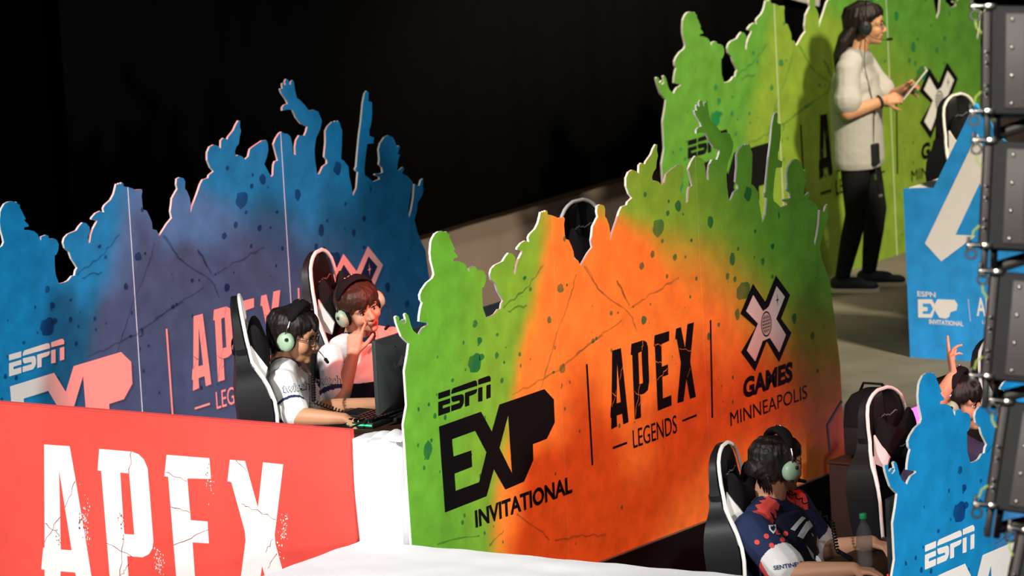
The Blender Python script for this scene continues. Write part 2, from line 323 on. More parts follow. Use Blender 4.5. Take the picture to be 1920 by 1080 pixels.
# ---------------------------------------------------------------- traced outlines, metres in each panel (along, up)
OUTLINE=[(0.0,0.0),(-0.004,0.394),(-0.009,0.666),(-0.01,0.825),(-0.013,0.924),(0.021,1.003),(0.019,1.155),(0.047,1.219),(0.063,1.267),(0.038,1.285),(0.01,1.309),(-0.007,1.342),(-0.022,1.375),(-0.028,1.4),(-0.016,1.404),(-0.002,1.398),(0.002,1.389),(-0.001,1.372),(0.007,1.37),(0.029,1.379),(0.043,1.378),(0.044,1.371),(0.022,1.361),(0.027,1.355),(0.052,1.363),(0.048,1.383),(0.043,1.399),(0.053,1.403),(0.067,1.393),(0.077,1.37),(0.086,1.343),(0.101,1.317),(0.127,1.299),(0.144,1.289),(0.154,1.302),(0.177,1.317),(0.205,1.321),(0.22,1.324),(0.215,1.332),(0.191,1.336),(0.15,1.349),(0.155,1.374),(0.168,1.406),(0.182,1.426),(0.168,1.441),(0.166,1.463),(0.183,1.482),(0.223,1.506),(0.27,1.519),(0.283,1.534),(0.277,1.562),(0.265,1.599),(0.263,1.634),(0.273,1.676),(0.284,1.691),(0.307,1.709),(0.335,1.714),(0.365,1.711),(0.387,1.703),(0.395,1.704),(0.401,1.693),(0.417,1.686),(0.412,1.677),(0.428,1.654),(0.445,1.625),(0.453,1.613),(0.438,1.613),(0.453,1.597),(0.469,1.585),(0.468,1.576),(0.437,1.578),(0.433,1.566),(0.472,1.559),(0.51,1.546),(0.531,1.528),(0.544,1.502),(0.551,1.497),(0.555,1.514),(0.592,1.516),(0.607,1.51),(0.61,1.495),(0.644,1.491),(0.666,1.481),(0.68,1.457),(0.674,1.431),(0.656,1.412),(0.644,1.41),(0.64,1.366),(0.641,1.322),(0.662,1.274),(0.709,1.273),(0.733,1.277),(0.761,1.293),(0.783,1.292),(0.791,1.313),(0.805,1.324),(0.794,1.339),(0.766,1.375),(0.753,1.408),(0.721,1.432),(0.714,1.46),(0.726,1.48),(0.753,1.493),(0.817,1.499),(0.842,1.517),(0.867,1.529),(0.893,1.521),(0.916,1.5),(0.917,1.478),(0.896,1.455),(0.903,1.425),(0.912,1.427),(0.923,1.459),(0.942,1.487),(0.968,1.509),(0.977,1.519),(0.935,1.532),(0.936,1.539),(0.969,1.556),(1.005,1.561),(1.032,1.549),(1.028,1.57),(1.042,1.583),(1.088,1.6),(1.114,1.623),(1.128,1.647),(1.139,1.668),(1.152,1.663),(1.159,1.669),(1.168,1.662),(1.178,1.669),(1.19,1.664),(1.192,1.648),(1.223,1.639),(1.259,1.626),(1.267,1.619),(1.323,1.613),(1.326,1.601),(1.318,1.584),(1.32,1.539),(1.322,1.516),(1.35,1.506),(1.367,1.477),(1.383,1.447),(1.386,1.411),(1.416,1.401),(1.435,1.371),(1.456,1.385),(1.5,1.418),(1.54,1.439),(1.533,1.472),(1.542,1.497),(1.552,1.532),(1.587,1.562),(1.598,1.57),(1.592,1.594),(1.598,1.619),(1.621,1.623),(1.65,1.614),(1.661,1.596),(1.655,1.561),(1.669,1.55),(1.687,1.515),(1.693,1.477),(1.686,1.433),(1.672,1.412),(1.702,1.467),(1.749,1.523),(1.778,1.564),(1.8,1.583),(1.843,1.584),(1.851,1.597),(1.889,1.609),(1.864,1.632),(1.845,1.671),(1.848,1.707),(1.87,1.731),(1.903,1.737),(1.935,1.726),(1.956,1.71),(1.962,1.748),(1.983,1.757),(2.013,1.745),(2.022,1.757),(2.067,1.782),(2.089,1.806),(2.111,1.823),(2.124,1.819),(2.118,1.793),(2.125,1.769),(2.111,1.743),(2.103,1.712),(2.079,1.698),(2.065,1.677),(2.072,1.653),(2.089,1.658),(2.119,1.647),(2.144,1.627),(2.172,1.637),(2.189,1.671),(2.219,1.68),(2.289,1.697),(2.323,1.694),(2.333,1.676),(2.335,1.643),(2.315,1.605),(2.295,1.58),(2.345,1.509),(2.361,1.516),(2.371,1.566),(2.383,1.58),(2.407,1.581),(2.395,1.62),(2.381,1.665),(2.402,1.69),(2.428,1.708),(2.445,1.717),(2.46,1.707),(2.491,1.7),(2.513,1.685),(2.525,1.647),(2.528,1.594),(2.548,1.586),(2.549,1.624),(2.561,1.656),(2.589,1.677),(2.632,1.669),(2.65,1.69),(2.66,1.71),(2.644,1.716),(2.606,1.732),(2.57,1.769),(2.545,1.811),(2.495,1.818),(2.463,1.818),(2.465,1.835),(2.482,1.844),(2.51,1.845),(2.5,1.865),(2.464,1.904),(2.455,1.924),(2.461,1.928),(2.477,1.925),(2.473,1.945),(2.48,1.952),(2.491,1.94),(2.501,1.938),(2.498,1.958),(2.51,1.968),(2.525,1.961),(2.531,1.937),(2.543,1.933),(2.548,1.95),(2.563,1.954),(2.571,1.94),(2.575,1.906),(2.587,1.862),(2.61,1.849),(2.647,1.819),(2.68,1.786),(2.723,1.784),(2.754,1.77),(2.778,1.728),(2.779,1.713),(2.761,1.677),(2.726,1.645),(2.706,1.59),(2.706,1.532),(2.716,1.464),(2.735,1.462),(2.767,1.494),(2.804,1.503),(2.805,1.521),(2.785,1.539),(2.791,1.567),(2.802,1.604),(2.807,1.666),(2.827,1.685),(2.869,1.702),(2.885,1.697),(2.894,1.703),(2.904,1.695),(2.918,1.7),(2.926,1.691),(2.931,1.675),(2.945,1.649),(2.932,1.555),(2.921,1.508),(2.946,1.494),(2.979,1.46),(2.981,1.416),(2.997,1.351),(3.003,1.308),(3.038,1.344),(3.057,1.419),(3.038,1.431),(3.036,1.441),(3.048,1.449),(3.058,1.496),(3.089,1.608),(3.111,1.672),(3.133,1.756),(3.154,1.801),(3.171,1.812),(3.187,1.801),(3.179,1.759),(3.21,1.749),(3.204,1.687),(3.187,1.632),(3.172,1.614),(3.172,1.585),(3.209,1.57),(3.201,1.542),(3.149,1.548),(3.13,1.495),(3.112,1.429),(3.114,1.395),(3.148,1.375),(3.179,1.351),(3.195,1.352),(3.237,1.356),(3.234,1.369),(3.198,1.382),(3.202,1.388),(3.248,1.383),(3.268,1.385),(3.264,1.41),(3.239,1.429),(3.247,1.457),(3.244,1.506),(3.26,1.533),(3.299,1.558),(3.333,1.563),(3.373,1.544),(3.394,1.507),(3.401,1.491),(3.418,1.498),(3.426,1.492),(3.402,1.457),(3.422,1.449),(3.402,1.422),(3.39,1.38),(3.406,1.373),(3.441,1.385),(3.452,1.375),(3.429,1.354),(3.478,1.332),(3.516,1.296),(3.487,1.222),(3.463,1.152),(3.47,1.12),(3.495,1.162),(3.517,1.217),(3.532,1.284),(3.564,1.269),(3.576,1.269),(3.592,1.294),(3.61,1.299),(3.602,1.253),(3.607,1.242),(3.593,1.215),(3.551,1.187),(3.54,1.145),(3.514,1.104),(3.531,1.043),(3.558,0.991),(3.596,0.931),(3.602,0.877),(3.655,0.5),(3.66,0.0)]
ESPN=[[[(0.259,1.011),(0.35,1.011),(0.347,0.984),(0.257,0.984)]],[[(0.255,0.972),(0.346,0.972),(0.344,0.95),(0.286,0.95),(0.285,0.938),(0.343,0.938),(0.34,0.911),(0.249,0.911)]],[[(0.357,0.988),(0.361,1.002),(0.372,1.011),(0.545,1.014),(0.557,1.009),(0.561,0.998),(0.56,0.987)]],[[(0.356,0.976),(0.438,0.973),(0.45,0.966),(0.453,0.95),(0.449,0.932),(0.437,0.919),(0.424,0.912),(0.349,0.912),(0.352,0.938),(0.418,0.938),(0.419,0.948),(0.368,0.95),(0.358,0.958)]],[[(0.463,0.974),(0.558,0.974),(0.556,0.965),(0.55,0.958),(0.539,0.954),(0.494,0.952),(0.49,0.912),(0.457,0.912)]],[[(0.571,1.013),(0.648,1.015),(0.66,1.012),(0.668,1.002),(0.666,0.987),(0.569,0.989)]],[[(0.567,0.975),(0.6,0.975),(0.594,0.912),(0.561,0.914)]],[[(0.632,0.975),(0.665,0.975),(0.659,0.915),(0.626,0.915)]]]
EXP=[[[(0.25,0.864),(0.578,0.867),(0.654,0.762),(0.725,0.871),(1.086,0.872),(1.158,0.811),(1.156,0.706),(1.085,0.645),(0.971,0.643),(0.968,0.57),(0.885,0.489),(0.736,0.484),(0.654,0.593),(0.585,0.484),(0.26,0.478)],[(0.343,0.789),(0.526,0.791),(0.604,0.679),(0.534,0.558),(0.349,0.557),(0.347,0.634),(0.486,0.637),(0.486,0.711),(0.347,0.711)],[(0.79,0.812),(0.795,0.544),(0.706,0.678)]]]
APEX=[[[(1.655,0.942),(1.727,0.941),(1.742,0.789),(1.746,0.745),(1.76,0.59),(1.716,0.588),(1.711,0.639),(1.663,0.638),(1.662,0.589),(1.613,0.585),(1.62,0.636),(1.611,0.641),(1.62,0.689),(1.627,0.693)],[(1.69,0.886),(1.677,0.758),(1.668,0.695),(1.705,0.694)]],[[(1.818,0.944),(1.917,0.943),(1.945,0.929),(1.954,0.906),(1.95,0.744),(1.935,0.706),(1.906,0.696),(1.869,0.695),(1.867,0.591),(1.814,0.591),(1.82,0.893),(1.807,0.894)],[(1.87,0.891),(1.899,0.894),(1.898,0.746),(1.867,0.746)]],[[(2.016,0.947),(2.141,0.945),(2.137,0.9),(2.069,0.896),(2.064,0.791),(2.116,0.793),(2.114,0.744),(2.063,0.744),(2.059,0.643),(2.132,0.645),(2.13,0.597),(2.011,0.594),(2.014,0.898),(2.005,0.896)]],[[(2.201,0.945),(2.243,0.945),(2.27,0.841),(2.301,0.948),(2.357,0.947),(2.308,0.771),(2.342,0.597),(2.292,0.597),(2.269,0.696),(2.234,0.596),(2.18,0.598),(2.229,0.779),(2.204,0.895),(2.189,0.897)]]]
RULES=[[[(1.618,0.502),(1.738,0.503),(1.739,0.492),(1.618,0.492)]],[[(2.214,0.511),(2.341,0.515),(2.341,0.505),(2.215,0.503)]],[[(1.433,0.92),(1.446,0.92),(1.45,0.453),(1.437,0.453)]],[[(2.495,0.932),(2.508,0.932),(2.483,0.471),(2.469,0.472)]]]
APEX_CRACKS=[[(1.733,0.852),(1.702,0.797)],[(1.634,0.751),(1.671,0.727)],[(1.624,0.682),(1.674,0.759)],[(1.915,0.944),(1.899,0.897)],[(1.817,0.718),(1.877,0.695)],[(1.865,0.741),(1.817,0.601)],[(1.875,0.671),(1.847,0.645)],[(2.005,0.905),(2.067,0.888)],[(2.009,0.825),(2.066,0.812)],[(2.114,0.777),(2.015,0.735)],[(2.225,0.844),(2.316,0.82)],[(2.303,0.74),(2.276,0.704)]]
XBASE=[[[(2.89,1.036),(2.992,0.931),(3.099,1.039),(3.219,0.923),(3.127,0.825),(3.215,0.741),(3.091,0.621),(2.989,0.743),(2.872,0.618),(2.756,0.732),(2.896,0.827),(2.766,0.915)]]]
XFILL=[[[(2.886,0.983),(2.97,0.887),(3.022,0.904),(3.099,0.988),(3.169,0.924),(3.081,0.833),(3.163,0.741),(3.095,0.668),(3.016,0.753),(2.951,0.75),(2.876,0.665),(2.806,0.731),(2.916,0.84),(2.816,0.918)]]]
XDARK=[]
SPOTS=[(0.572,1.262,0.018,0.016),(0.601,1.182,0.018,0.017),(0.554,1.09,0.053,0.039),(0.739,1.184,0.012,0.009),(1.02,1.338,0.012,0.01),(0.979,1.396,0.014,0.008),(1.26,1.299,0.027,0.021),(1.315,1.306,0.009,0.007),(1.157,1.174,0.017,0.016),(0.726,1.093,0.015,0.014),(0.909,1.064,0.011,0.01),(0.781,1.05,0.008,0.007),(0.758,0.973,0.012,0.012),(1.169,0.933,0.009,0.007),(1.242,0.936,0.027,0.023),(1.503,1.015,0.015,0.012),(0.376,1.047,0.012,0.009),(0.99,1.026,0.006,0.005),(1.315,1.516,0.012,0.012),(0.607,1.107,0.021,0.016),(1.997,1.608,0.014,0.012),(2.272,1.51,0.027,0.026),(2.194,1.543,0.009,0.009),(2.181,1.49,0.015,0.013),(2.312,1.464,0.008,0.007),(2.094,1.435,0.048,0.044),(2.124,1.37,0.014,0.01),(2.035,1.323,0.018,0.017),(1.938,1.286,0.021,0.017),(2.148,1.201,0.012,0.011),(2.225,1.277,0.018,0.016),(2.313,1.264,0.009,0.008),(2.372,1.331,0.012,0.009),(2.399,1.146,0.011,0.01),(2.545,1.39,0.027,0.029),(2.884,1.466,0.033,0.033),(2.72,1.181,0.027,0.031),(2.67,1.11,0.017,0.016),(2.735,1.084,0.014,0.015),(2.774,1.222,0.012,0.01),(2.935,1.28,0.011,0.01),(2.988,1.124,0.017,0.019),(3.085,1.182,0.015,0.016),(2.803,1.017,0.06,0.044),(3.153,1.318,0.008,0.017),(3.068,1.039,0.012,0.01),(1.933,1.034,0.023,0.02),(1.995,1.096,0.006,0.007),(1.664,1.114,0.012,0.01),(1.72,1.106,0.008,0.006),(2.573,0.896,0.012,0.01),(2.481,0.857,0.015,0.017),(2.741,0.916,0.023,0.026),(3.249,0.804,0.021,0.026),(3.408,0.692,0.018,0.019),(3.439,0.515,0.012,0.01),(0.154,0.777,0.033,0.04),(0.086,0.813,0.008,0.009),(0.225,0.916,0.012,0.013),(0.303,0.895,0.012,0.012),(0.188,0.815,0.01,0.01)]
CRACKS=[[(0.797,1.294),(0.984,1.346),(1.136,1.427)],[(0.834,1.265),(0.898,1.276),(0.984,1.268)],[(1.05,0.871),(1.162,1.031),(1.327,1.236),(1.394,1.341)],[(0.83,0.895),(1.087,0.918),(1.243,0.943),(1.503,1.018),(1.587,1.025)],[(1.463,1.37),(1.558,1.249),(1.605,1.218)],[(1.724,1.257),(1.79,1.159)],[(1.361,0.982),(1.503,1.015),(1.748,1.066)],[(1.478,1.365),(1.565,1.241),(1.817,1.086),(1.867,0.994)],[(1.82,1.113),(2.025,1.146),(2.25,1.176)],[(1.724,1.254),(1.82,1.122)],[(0.18,0.356),(0.516,0.319)],[(0.814,0.351),(1.013,0.229),(1.062,0.184)],[(1.106,0.175),(1.327,0.148),(1.524,0.112)],[(0.579,0.262),(0.705,0.304)]]
RED_APEX=[[[(-1.956,0.713),(-1.81,0.715),(-1.789,0.564),(-1.771,0.421),(-1.754,0.287),(-1.721,-0.003),(-1.808,-0.005),(-1.827,0.131),(-1.911,0.13),(-1.923,-0.01),(-2.014,-0.013),(-2.003,0.13),(-2.022,0.131),(-2.002,0.232),(-1.994,0.233)],[(-1.88,0.597),(-1.892,0.381),(-1.901,0.232),(-1.839,0.233)]],[[(-1.643,0.714),(-1.46,0.714),(-1.422,0.705),(-1.394,0.683),(-1.376,0.645),(-1.374,0.578),(-1.37,0.31),(-1.378,0.279),(-1.399,0.25),(-1.438,0.232),(-1.524,0.231),(-1.523,0.01),(-1.629,0.008),(-1.64,0.613),(-1.66,0.614)],[(-1.532,0.613),(-1.482,0.613),(-1.476,0.333),(-1.532,0.332)]],[[(-1.265,0.713),(-1.027,0.714),(-1.026,0.62),(-1.157,0.613),(-1.153,0.424),(-1.06,0.425),(-1.06,0.325),(-1.151,0.323),(-1.149,0.113),(-1.056,0.115),(-1.054,0.059),(-1.253,0.054),(-1.264,0.613),(-1.285,0.614)]],[[(-0.915,0.715),(-0.832,0.715),(-0.777,0.509),(-0.734,0.716),(-0.624,0.714),(-0.694,0.393),(-0.693,0.351),(-0.625,0.089),(-0.729,0.086),(-0.774,0.244),(-0.814,0.084),(-0.919,0.081),(-0.856,0.355),(-0.858,0.4),(-0.915,0.614),(-0.936,0.616)]]]
RED_CRACKS=[[(-1.789,0.561),(-1.859,0.43)],[(-1.894,0.383),(-1.991,0.259)],[(-1.983,0.35),(-1.901,0.297)],[(-1.46,0.714),(-1.482,0.613)],[(-1.633,0.284),(-1.496,0.23)],[(-1.533,0.328),(-1.573,0.135)],[(-1.523,0.191),(-1.567,0.136)],[(-1.278,0.633),(-1.159,0.602)],[(-1.26,0.478),(-1.156,0.458)],[(-1.063,0.386),(-1.256,0.303)],[(-0.878,0.716),(-0.823,0.669)],[(-0.869,0.516),(-0.78,0.495),(-0.681,0.462)],[(-0.701,0.378),(-0.75,0.308)],[(-0.693,0.307),(-0.742,0.238)]]
RED_SPECKS=[(-1.755,0.367,40),(-1.748,0.312,15),(-1.343,0.203,30),(-1.737,0.442,10),(-1.039,0.599,20),(-0.633,0.428,30),(-0.667,0.342,12),(-1.346,0.193,20)]
RED_CHIPS=[(-1.778,0.383,16),(-1.914,0.281,10),(-1.548,0.401,10),(-1.533,0.353,6),(-1.039,0.649,8)]
SIGN=[(-1.107,0.903),(-0.923,0.916),(-0.635,1.405)]
SIGN_MARK=[[[(-0.642,1.219),(-0.988,0.619),(-0.893,0.527),(-0.679,0.675),(-0.8,0.674),(-0.641,0.956),(-0.585,0.868),(-0.513,0.688),(-0.413,0.693)]]]
SIGN_EXP=[[[(-1.045,0.316),(-0.959,0.321),(-0.944,0.295),(-0.926,0.323),(-0.821,0.325),(-0.804,0.3),(-0.813,0.27),(-0.85,0.257),(-0.858,0.233),(-0.878,0.221),(-0.918,0.224),(-0.945,0.263),(-0.964,0.221),(-1.047,0.218)],[(-1.016,0.294),(-0.97,0.297),(-0.955,0.271),(-0.973,0.241),(-1.019,0.239),(-1.018,0.253),(-0.989,0.256),(-0.988,0.277),(-1.017,0.277)]]]
# ---------------------------------------------------------------- setting
def slab(name, c, d, m): return struct(MB().box(c, d).build(name, m, smooth=False))
slab('floor', (-5.2, 7.0, -.21), (10.43, 14.0, .42), 'deck')                       # raised deck of the left and rear pods
slab('trim_1', (4.02, 9.6, -.21), (8.0, 8.8, .42), 'deck')                         # rear deck behind the lower pod
slab('trim_2', (2, -2.5, -.45), (26, 33, .1), 'riser')                             # lower floor
slab('trim_3', (.022, 1.83, -.21), (.012, 3.66, .415), 'riser')                    # skirt below the middle wall
slab('wall_left', (-4.23, 9.2, .28), (.06, 9.6, .56), 'beige')
def curtain(name, label, pts, z0, z1, n, amp):
    mb = MB(); L = []
    P0, P1 = V(pts[0]), V(pts[1]); d = (P1 - P0); nrm = V((-d.y, d.x, 0)).normalized()
    for i in range(n + 1):
        t = i / n; p = P0 + d * t + nrm * (amp * math.sin(t * d.length * 9) + amp * .5 * math.sin(t * d.length * 23 + 1)); L.append(p)
    flat = [P0 + d * (i / n) for i in range(n + 1)]
    rs = [[V((*(flat[i].lerp(p, min(1, .12 + k * .5)).xy), z0 + (z1 - z0) * k / 6)) for i, p in enumerate(L)] for k in range(7)]
    mb.rings(rs, caps=False, close=False)
    o = mb.build(name, 'curtain', loc=(P0.x, P0.y, z0), fixn=False)
    m = o.modifiers.new('s', 'SOLIDIFY'); m.thickness = .012
    return tag(o, label, 'curtain')
curtain('black_curtain', 'huge black stage curtain hanging above the low beige wall', ((-4.12, 3.0, 0), (-4.12, 14.2, 0)), .535, 7.5, 260, .02)
curtain('black_curtain', 'black stage curtain behind the blue cutout wall, left of the beige wall', ((-9.5, 2.8, 0), (-4.2, 3.6, 0)), .02, 7.5, 160, .025)
for i, (p, lab) in enumerate([(((9.955, 1.46), (10.325, 1.335), (10.30, 1.24), (10.22, 1.262), (9.955, 1.335)), 'pale banner at the top edge, left of the black post'),
                              (((10.50, 1.50), (10.82, 1.40), (10.74, 1.19), (10.52, 1.176)), 'pale banner at the top edge, right of the black post')]):
    mb = MB(); a = [V((-4.06, y, z)) for y, z in p]; b = [q + V((.012, 0, 0)) for q in a]
    mb.rings([a, b]); tag(mb.build('hanging_banner', 'banner', smooth=False, loc=(-4.06, p[0][0], p[0][1])), lab, 'banner', 'pale banners behind the green wall')

# ---------------------------------------------------------------- crowd cutout walls
def clip(poly, a, b):
    def cut(P, x, sgn):
        out = []
        for i in range(len(P)):
            p, q = P[i - 1], P[i]; pi, qi = (p[0] - x) * sgn >= 0, (q[0] - x) * sgn >= 0
            if pi != qi: t = (x - p[0]) / (q[0] - p[0]); out.append((x, p[1] + t * (q[1] - p[1])))
            if qi: out.append(q)
        return out
    return cut(cut(poly, a, 1), b, -1)
def crack(mb, pts, M, wd):
    rnd = random.Random(len(pts) * 7 + int(pts[0][0] * 1000)); P = []
    for i in range(len(pts) - 1):
        for k in range(6):
            t = k / 6; P.append((pts[i][0] + (pts[i + 1][0] - pts[i][0]) * t + rnd.uniform(-.006, .006), pts[i][1] + (pts[i + 1][1] - pts[i][1]) * t + rnd.uniform(-.006, .006)))
    P.append(pts[-1]); a = []; b = []
    for i, p in enumerate(P):
        q0 = P[max(0, i - 1)]; q1 = P[min(len(P) - 1, i + 1)]; dx, dy = q1[0] - q0[0], q1[1] - q0[1]; L = math.hypot(dx, dy) or 1
        h = wd * rnd.uniform(.35, 1.1); a.append(M(p[0] - dy / L * h, p[1] + dx / L * h)); b.append(M(p[0] + dy / L * h, p[1] - dx / L * h))
    mb.rings([a, b], caps=False, close=False)
def blobpoly(rnd, u, v, a, b, n=14):
    k = [1 + rnd.uniform(-.16, .16) for _ in range(n)]
    return [(u + a * k[i] * math.cos(2 * math.pi * i / n), v + b * k[i] * math.sin(2 * math.pi * i / n)) for i in range(n)]
INV = (.488, 1.267, .360, .440)
def cutout(label, loc, rz, pm, spotm, crackm, textm, steps, light_logo):
    t = thing('cutout_wall', label, 'wall panel', loc, R(rz), 'crowd silhouette walls between the pods')
    F = lambda off: (lambda u, v: V((off, u, v)))
    st = [(0, 1.22, steps[0]), (1.22, 2.44, steps[1]), (2.44, 3.7, steps[2])]
    def off_at(u): return [s for a, b, s in st if a <= u < b + 1e-6][-1 if u >= 2.44 else 0] if u < 3.7 else steps[2]
    Wm = Matrix.LocRotScale(t.location, t.rotation_euler, None)
    def fin(mb, name, m, par=t, sm=False): return mb.xf(Wm).build(name, m, par, smooth=sm, fixn=False)
    for a, b, s in st:
        P = clip(OUTLINE, a - 1 if a == 0 else a, b); Q = []
        for p in P:
            if not Q or math.hypot(p[0] - Q[-1][0], p[1] - Q[-1][1]) > 1e-4: Q.append(p)
        th = .011; tr = tessellate_polygon([[V((p[0], p[1], 0)) for p in Q]]); n = len(Q); mb = MB()
        def orient(tri):
            (x0, y0), (x1, y1), (x2, y2) = [Q[i] for i in tri]; return tri if (x1 - x0) * (y2 - y0) - (x2 - x0) * (y1 - y0) > 0 else tri[::-1]
        tr = [orient(x) for x in tr]
        mb.add([(s, p[0], p[1]) for p in Q], tr, 0); mb.add([(s - th, p[0], p[1]) for p in Q], [x[::-1] for x in tr], 1)
        ar = sum(Q[i][0] * Q[(i + 1) % n][1] - Q[(i + 1) % n][0] * Q[i][1] for i in range(n)); sd = []
        for i in range(n):
            j = (i + 1) % n; q = (i, i + n, j + n, j); sd.append(q if ar > 0 else q[::-1])
        mb.add([(s, p[0], p[1]) for p in Q] + [(s - th, p[0], p[1]) for p in Q], sd, 1)
        fin(mb, 'printed_board', [pm, 'edge'])
    D = lambda lay: (lambda u, v: V((off_at(u) + .0008 * lay + .0006, u, v)))
    rnd = random.Random(5); mb = MB()
    for u, v, a, b in SPOTS: mb.poly([blobpoly(rnd, u, v, a, b)], D(1))
    for _ in range(70):
        u, v = rnd.uniform(.1, 3.5), rnd.uniform(.1, 1.2); r = rnd.uniform(.003, .010); mb.poly([blobpoly(rnd, u, v, r, r * 1.2, 8)], D(1))
    fin(mb, 'paint_splatter', spotm)
    mb = MB()
    for c in CRACKS: crack(mb, c, D(2), .006)
    fin(mb, 'printed_cracks', crackm)
    T = D(3)
    mb = MB(); [mb.poly(l, T) for l in ESPN]; fin(mb, 'network_lettering', textm)
    mb = MB(); [mb.poly(l, T) for l in EXP]; text_fit(mb, 'INVITATIONAL', T, *INV, offset=.03); fin(mb, 'event_lettering', textm)
    mb = MB(); [mb.poly(l, T) for l in APEX]; fin(mb, 'title_lettering', textm)
    mb = MB(); text_fit(mb, 'LEGENDS', T, 1.790, 2.166, .460, .546, offset=.0); [mb.poly(l, T) for l in RULES]; fin(mb, 'subtitle_lettering', textm)
    mb = MB(); [crack(mb, c, D(4), .0016) for c in APEX_CRACKS]; fin(mb, 'lettering_cracks', pm)
    mb = MB(); text_fit(mb, 'GAMES', T, 2.758, 3.211, .507, .605, offset=.05, shear=.1); text_fit(mb, 'MINNEAPOLIS', T, 2.633, 3.333, .400, .467); fin(mb, 'city_lettering', textm)
    outer, inner = ('white', 'navyink') if light_logo else ('black', 'white')
    mb = MB(); [mb.poly(l, T) for l in XBASE]; em = fin(mb, 'emblem', outer)
    mb = MB(); L4 = D(4); [mb.poly(l, L4) for l in XFILL]; fin(mb, 'emblem_fill', inner, em)
    gu, gv = 2.988, .825; circ = lambda k, n=32: [(gu + .054 * k * math.cos(2 * math.pi * i / n), gv + .070 * k * math.sin(2 * math.pi * i / n)) for i in range(n)]
    mb = MB(); mb.poly([circ(1)], D(5)); fin(mb, 'globe_disc', inner, em)
    mb = MB(); L6 = D(6); mb.poly([circ(.88), circ(.76)[::-1]], L6)
    gl = circ(.66); mb.poly([gl], L6); fin(mb, 'globe', outer, em)
    mb = MB(); L7 = D(7)
    for k in (-.66, -.22, .22, .66):
        n = 14; a = [];
        for i in range(n + 1):
            ph = -math.pi / 2 + math.pi * i / n; a.append((gu + .054 * .64 * k * math.cos(ph), gv + .070 * .66 * math.sin(ph)))
        mb.rings([[L7(x - .0022, y) for x, y in a], [L7(x + .0022, y) for x, y in a]], caps=False, close=False)
    for k in (-.5, -.17, .17, .5):
        hw = .054 * .66 * math.sqrt(1 - k * k); y = gv + .070 * .66 * k
        mb.add([L7(gu - hw, y - .0022), L7(gu + hw, y - .0022), L7(gu + hw, y + .0022), L7(gu - hw, y + .0022)], [(0, 1, 2, 3)])
    fin(mb, 'globe_grid', inner, em)
    mb = MB(); su, sv = 3.099, .921; mb.poly([[(su + (.024 if i % 2 == 0 and i % 4 == 0 else .017 if i % 2 == 0 else .005) * math.sin(math.pi * i / 4) * 1.0, sv + (.034 if i % 4 == 0 else .030 if i % 2 == 0 else .005) * math.cos(math.pi * i / 4)) for i in range(8)]], D(5))
    fin(mb, 'star', outer, em)
    # rear bracing that keeps the boards upright
    for u in (.5, 1.83, 3.1):
        mb = MB(); mb.box((steps[1] - .045, u, .5), (.03, .04, 1.0)); fin(mb, 'brace', 'riser')
    return t
cutout('green and orange crowd cutout wall with black lettering in the middle', (0, 0, 0), 0, 'green', 'greenspot', 'greencrack', 'black', (.0, .0004, .0008), False)
cutout('blue crowd cutout wall with white lettering behind the two seated players', (-2.489, .1225, -.0), -.479, 'blue', 'bluespot', 'bluecrack', 'white', (0, .004, .008), True)
cutout('bright blue crowd cutout wall at the lower right corner', (2.6253, -.3505, -.402), -.172, 'blue', 'bluespot', 'bluecrack', 'white', (0, .001, .002), True)
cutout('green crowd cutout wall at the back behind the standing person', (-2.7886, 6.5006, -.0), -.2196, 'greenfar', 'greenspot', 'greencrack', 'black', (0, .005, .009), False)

# ---------------------------------------------------------------- red front banner
t = thing('front_banner', 'red board with huge white distressed lettering across the lower left', 'banner', (-1.3, -.06, -.4))
MB().box((-1.3325, -.045, .2435), (2.155, .03, 1.287)).build('board', 'red', t, smooth=False)
MB().box((-1.3325, -.0455, .8895), (2.155, .033, .006)).build('top_edge', 'coral', t, smooth=False)
Mr = lambda lay: (lambda x, z: V((x, -.0605 - .0008 * lay, z)))
letters = [MB().poly(l, Mr(1)).build('letter', 'white', t, smooth=False, fixn=False) for l in RED_APEX]
spans = [(min(p[0] for p in l[0]), max(p[0] for p in l[0])) for l in RED_APEX]
def letter_at(x): return letters[min(range(4), key=lambda i: max(spans[i][0] - x, x - spans[i][1], 0))]
for c in RED_CRACKS:
    mb = MB(); crack(mb, c, Mr(2), .0018); mb.build('crack', 'redcrack', letter_at(c[0][0]), smooth=False, fixn=False)
rnd = random.Random(3)
for nm, lst, lay, m, sx, sz in (('paint_chips', RED_CHIPS, 2, 'redcrack', .008, .02), ('white_flecks', RED_SPECKS, 2, 'white', .012, .035)):
    for x, z, n in lst:
        mb = MB()
        for _ in range(n): mb.poly([blobpoly(rnd, x + rnd.gauss(0, sx), z + rnd.gauss(0, sz), rnd.uniform(.001, .004), rnd.uniform(.002, .006), 6)], Mr(lay))
        mb.build(nm, m, letter_at(x), smooth=False, fixn=False)

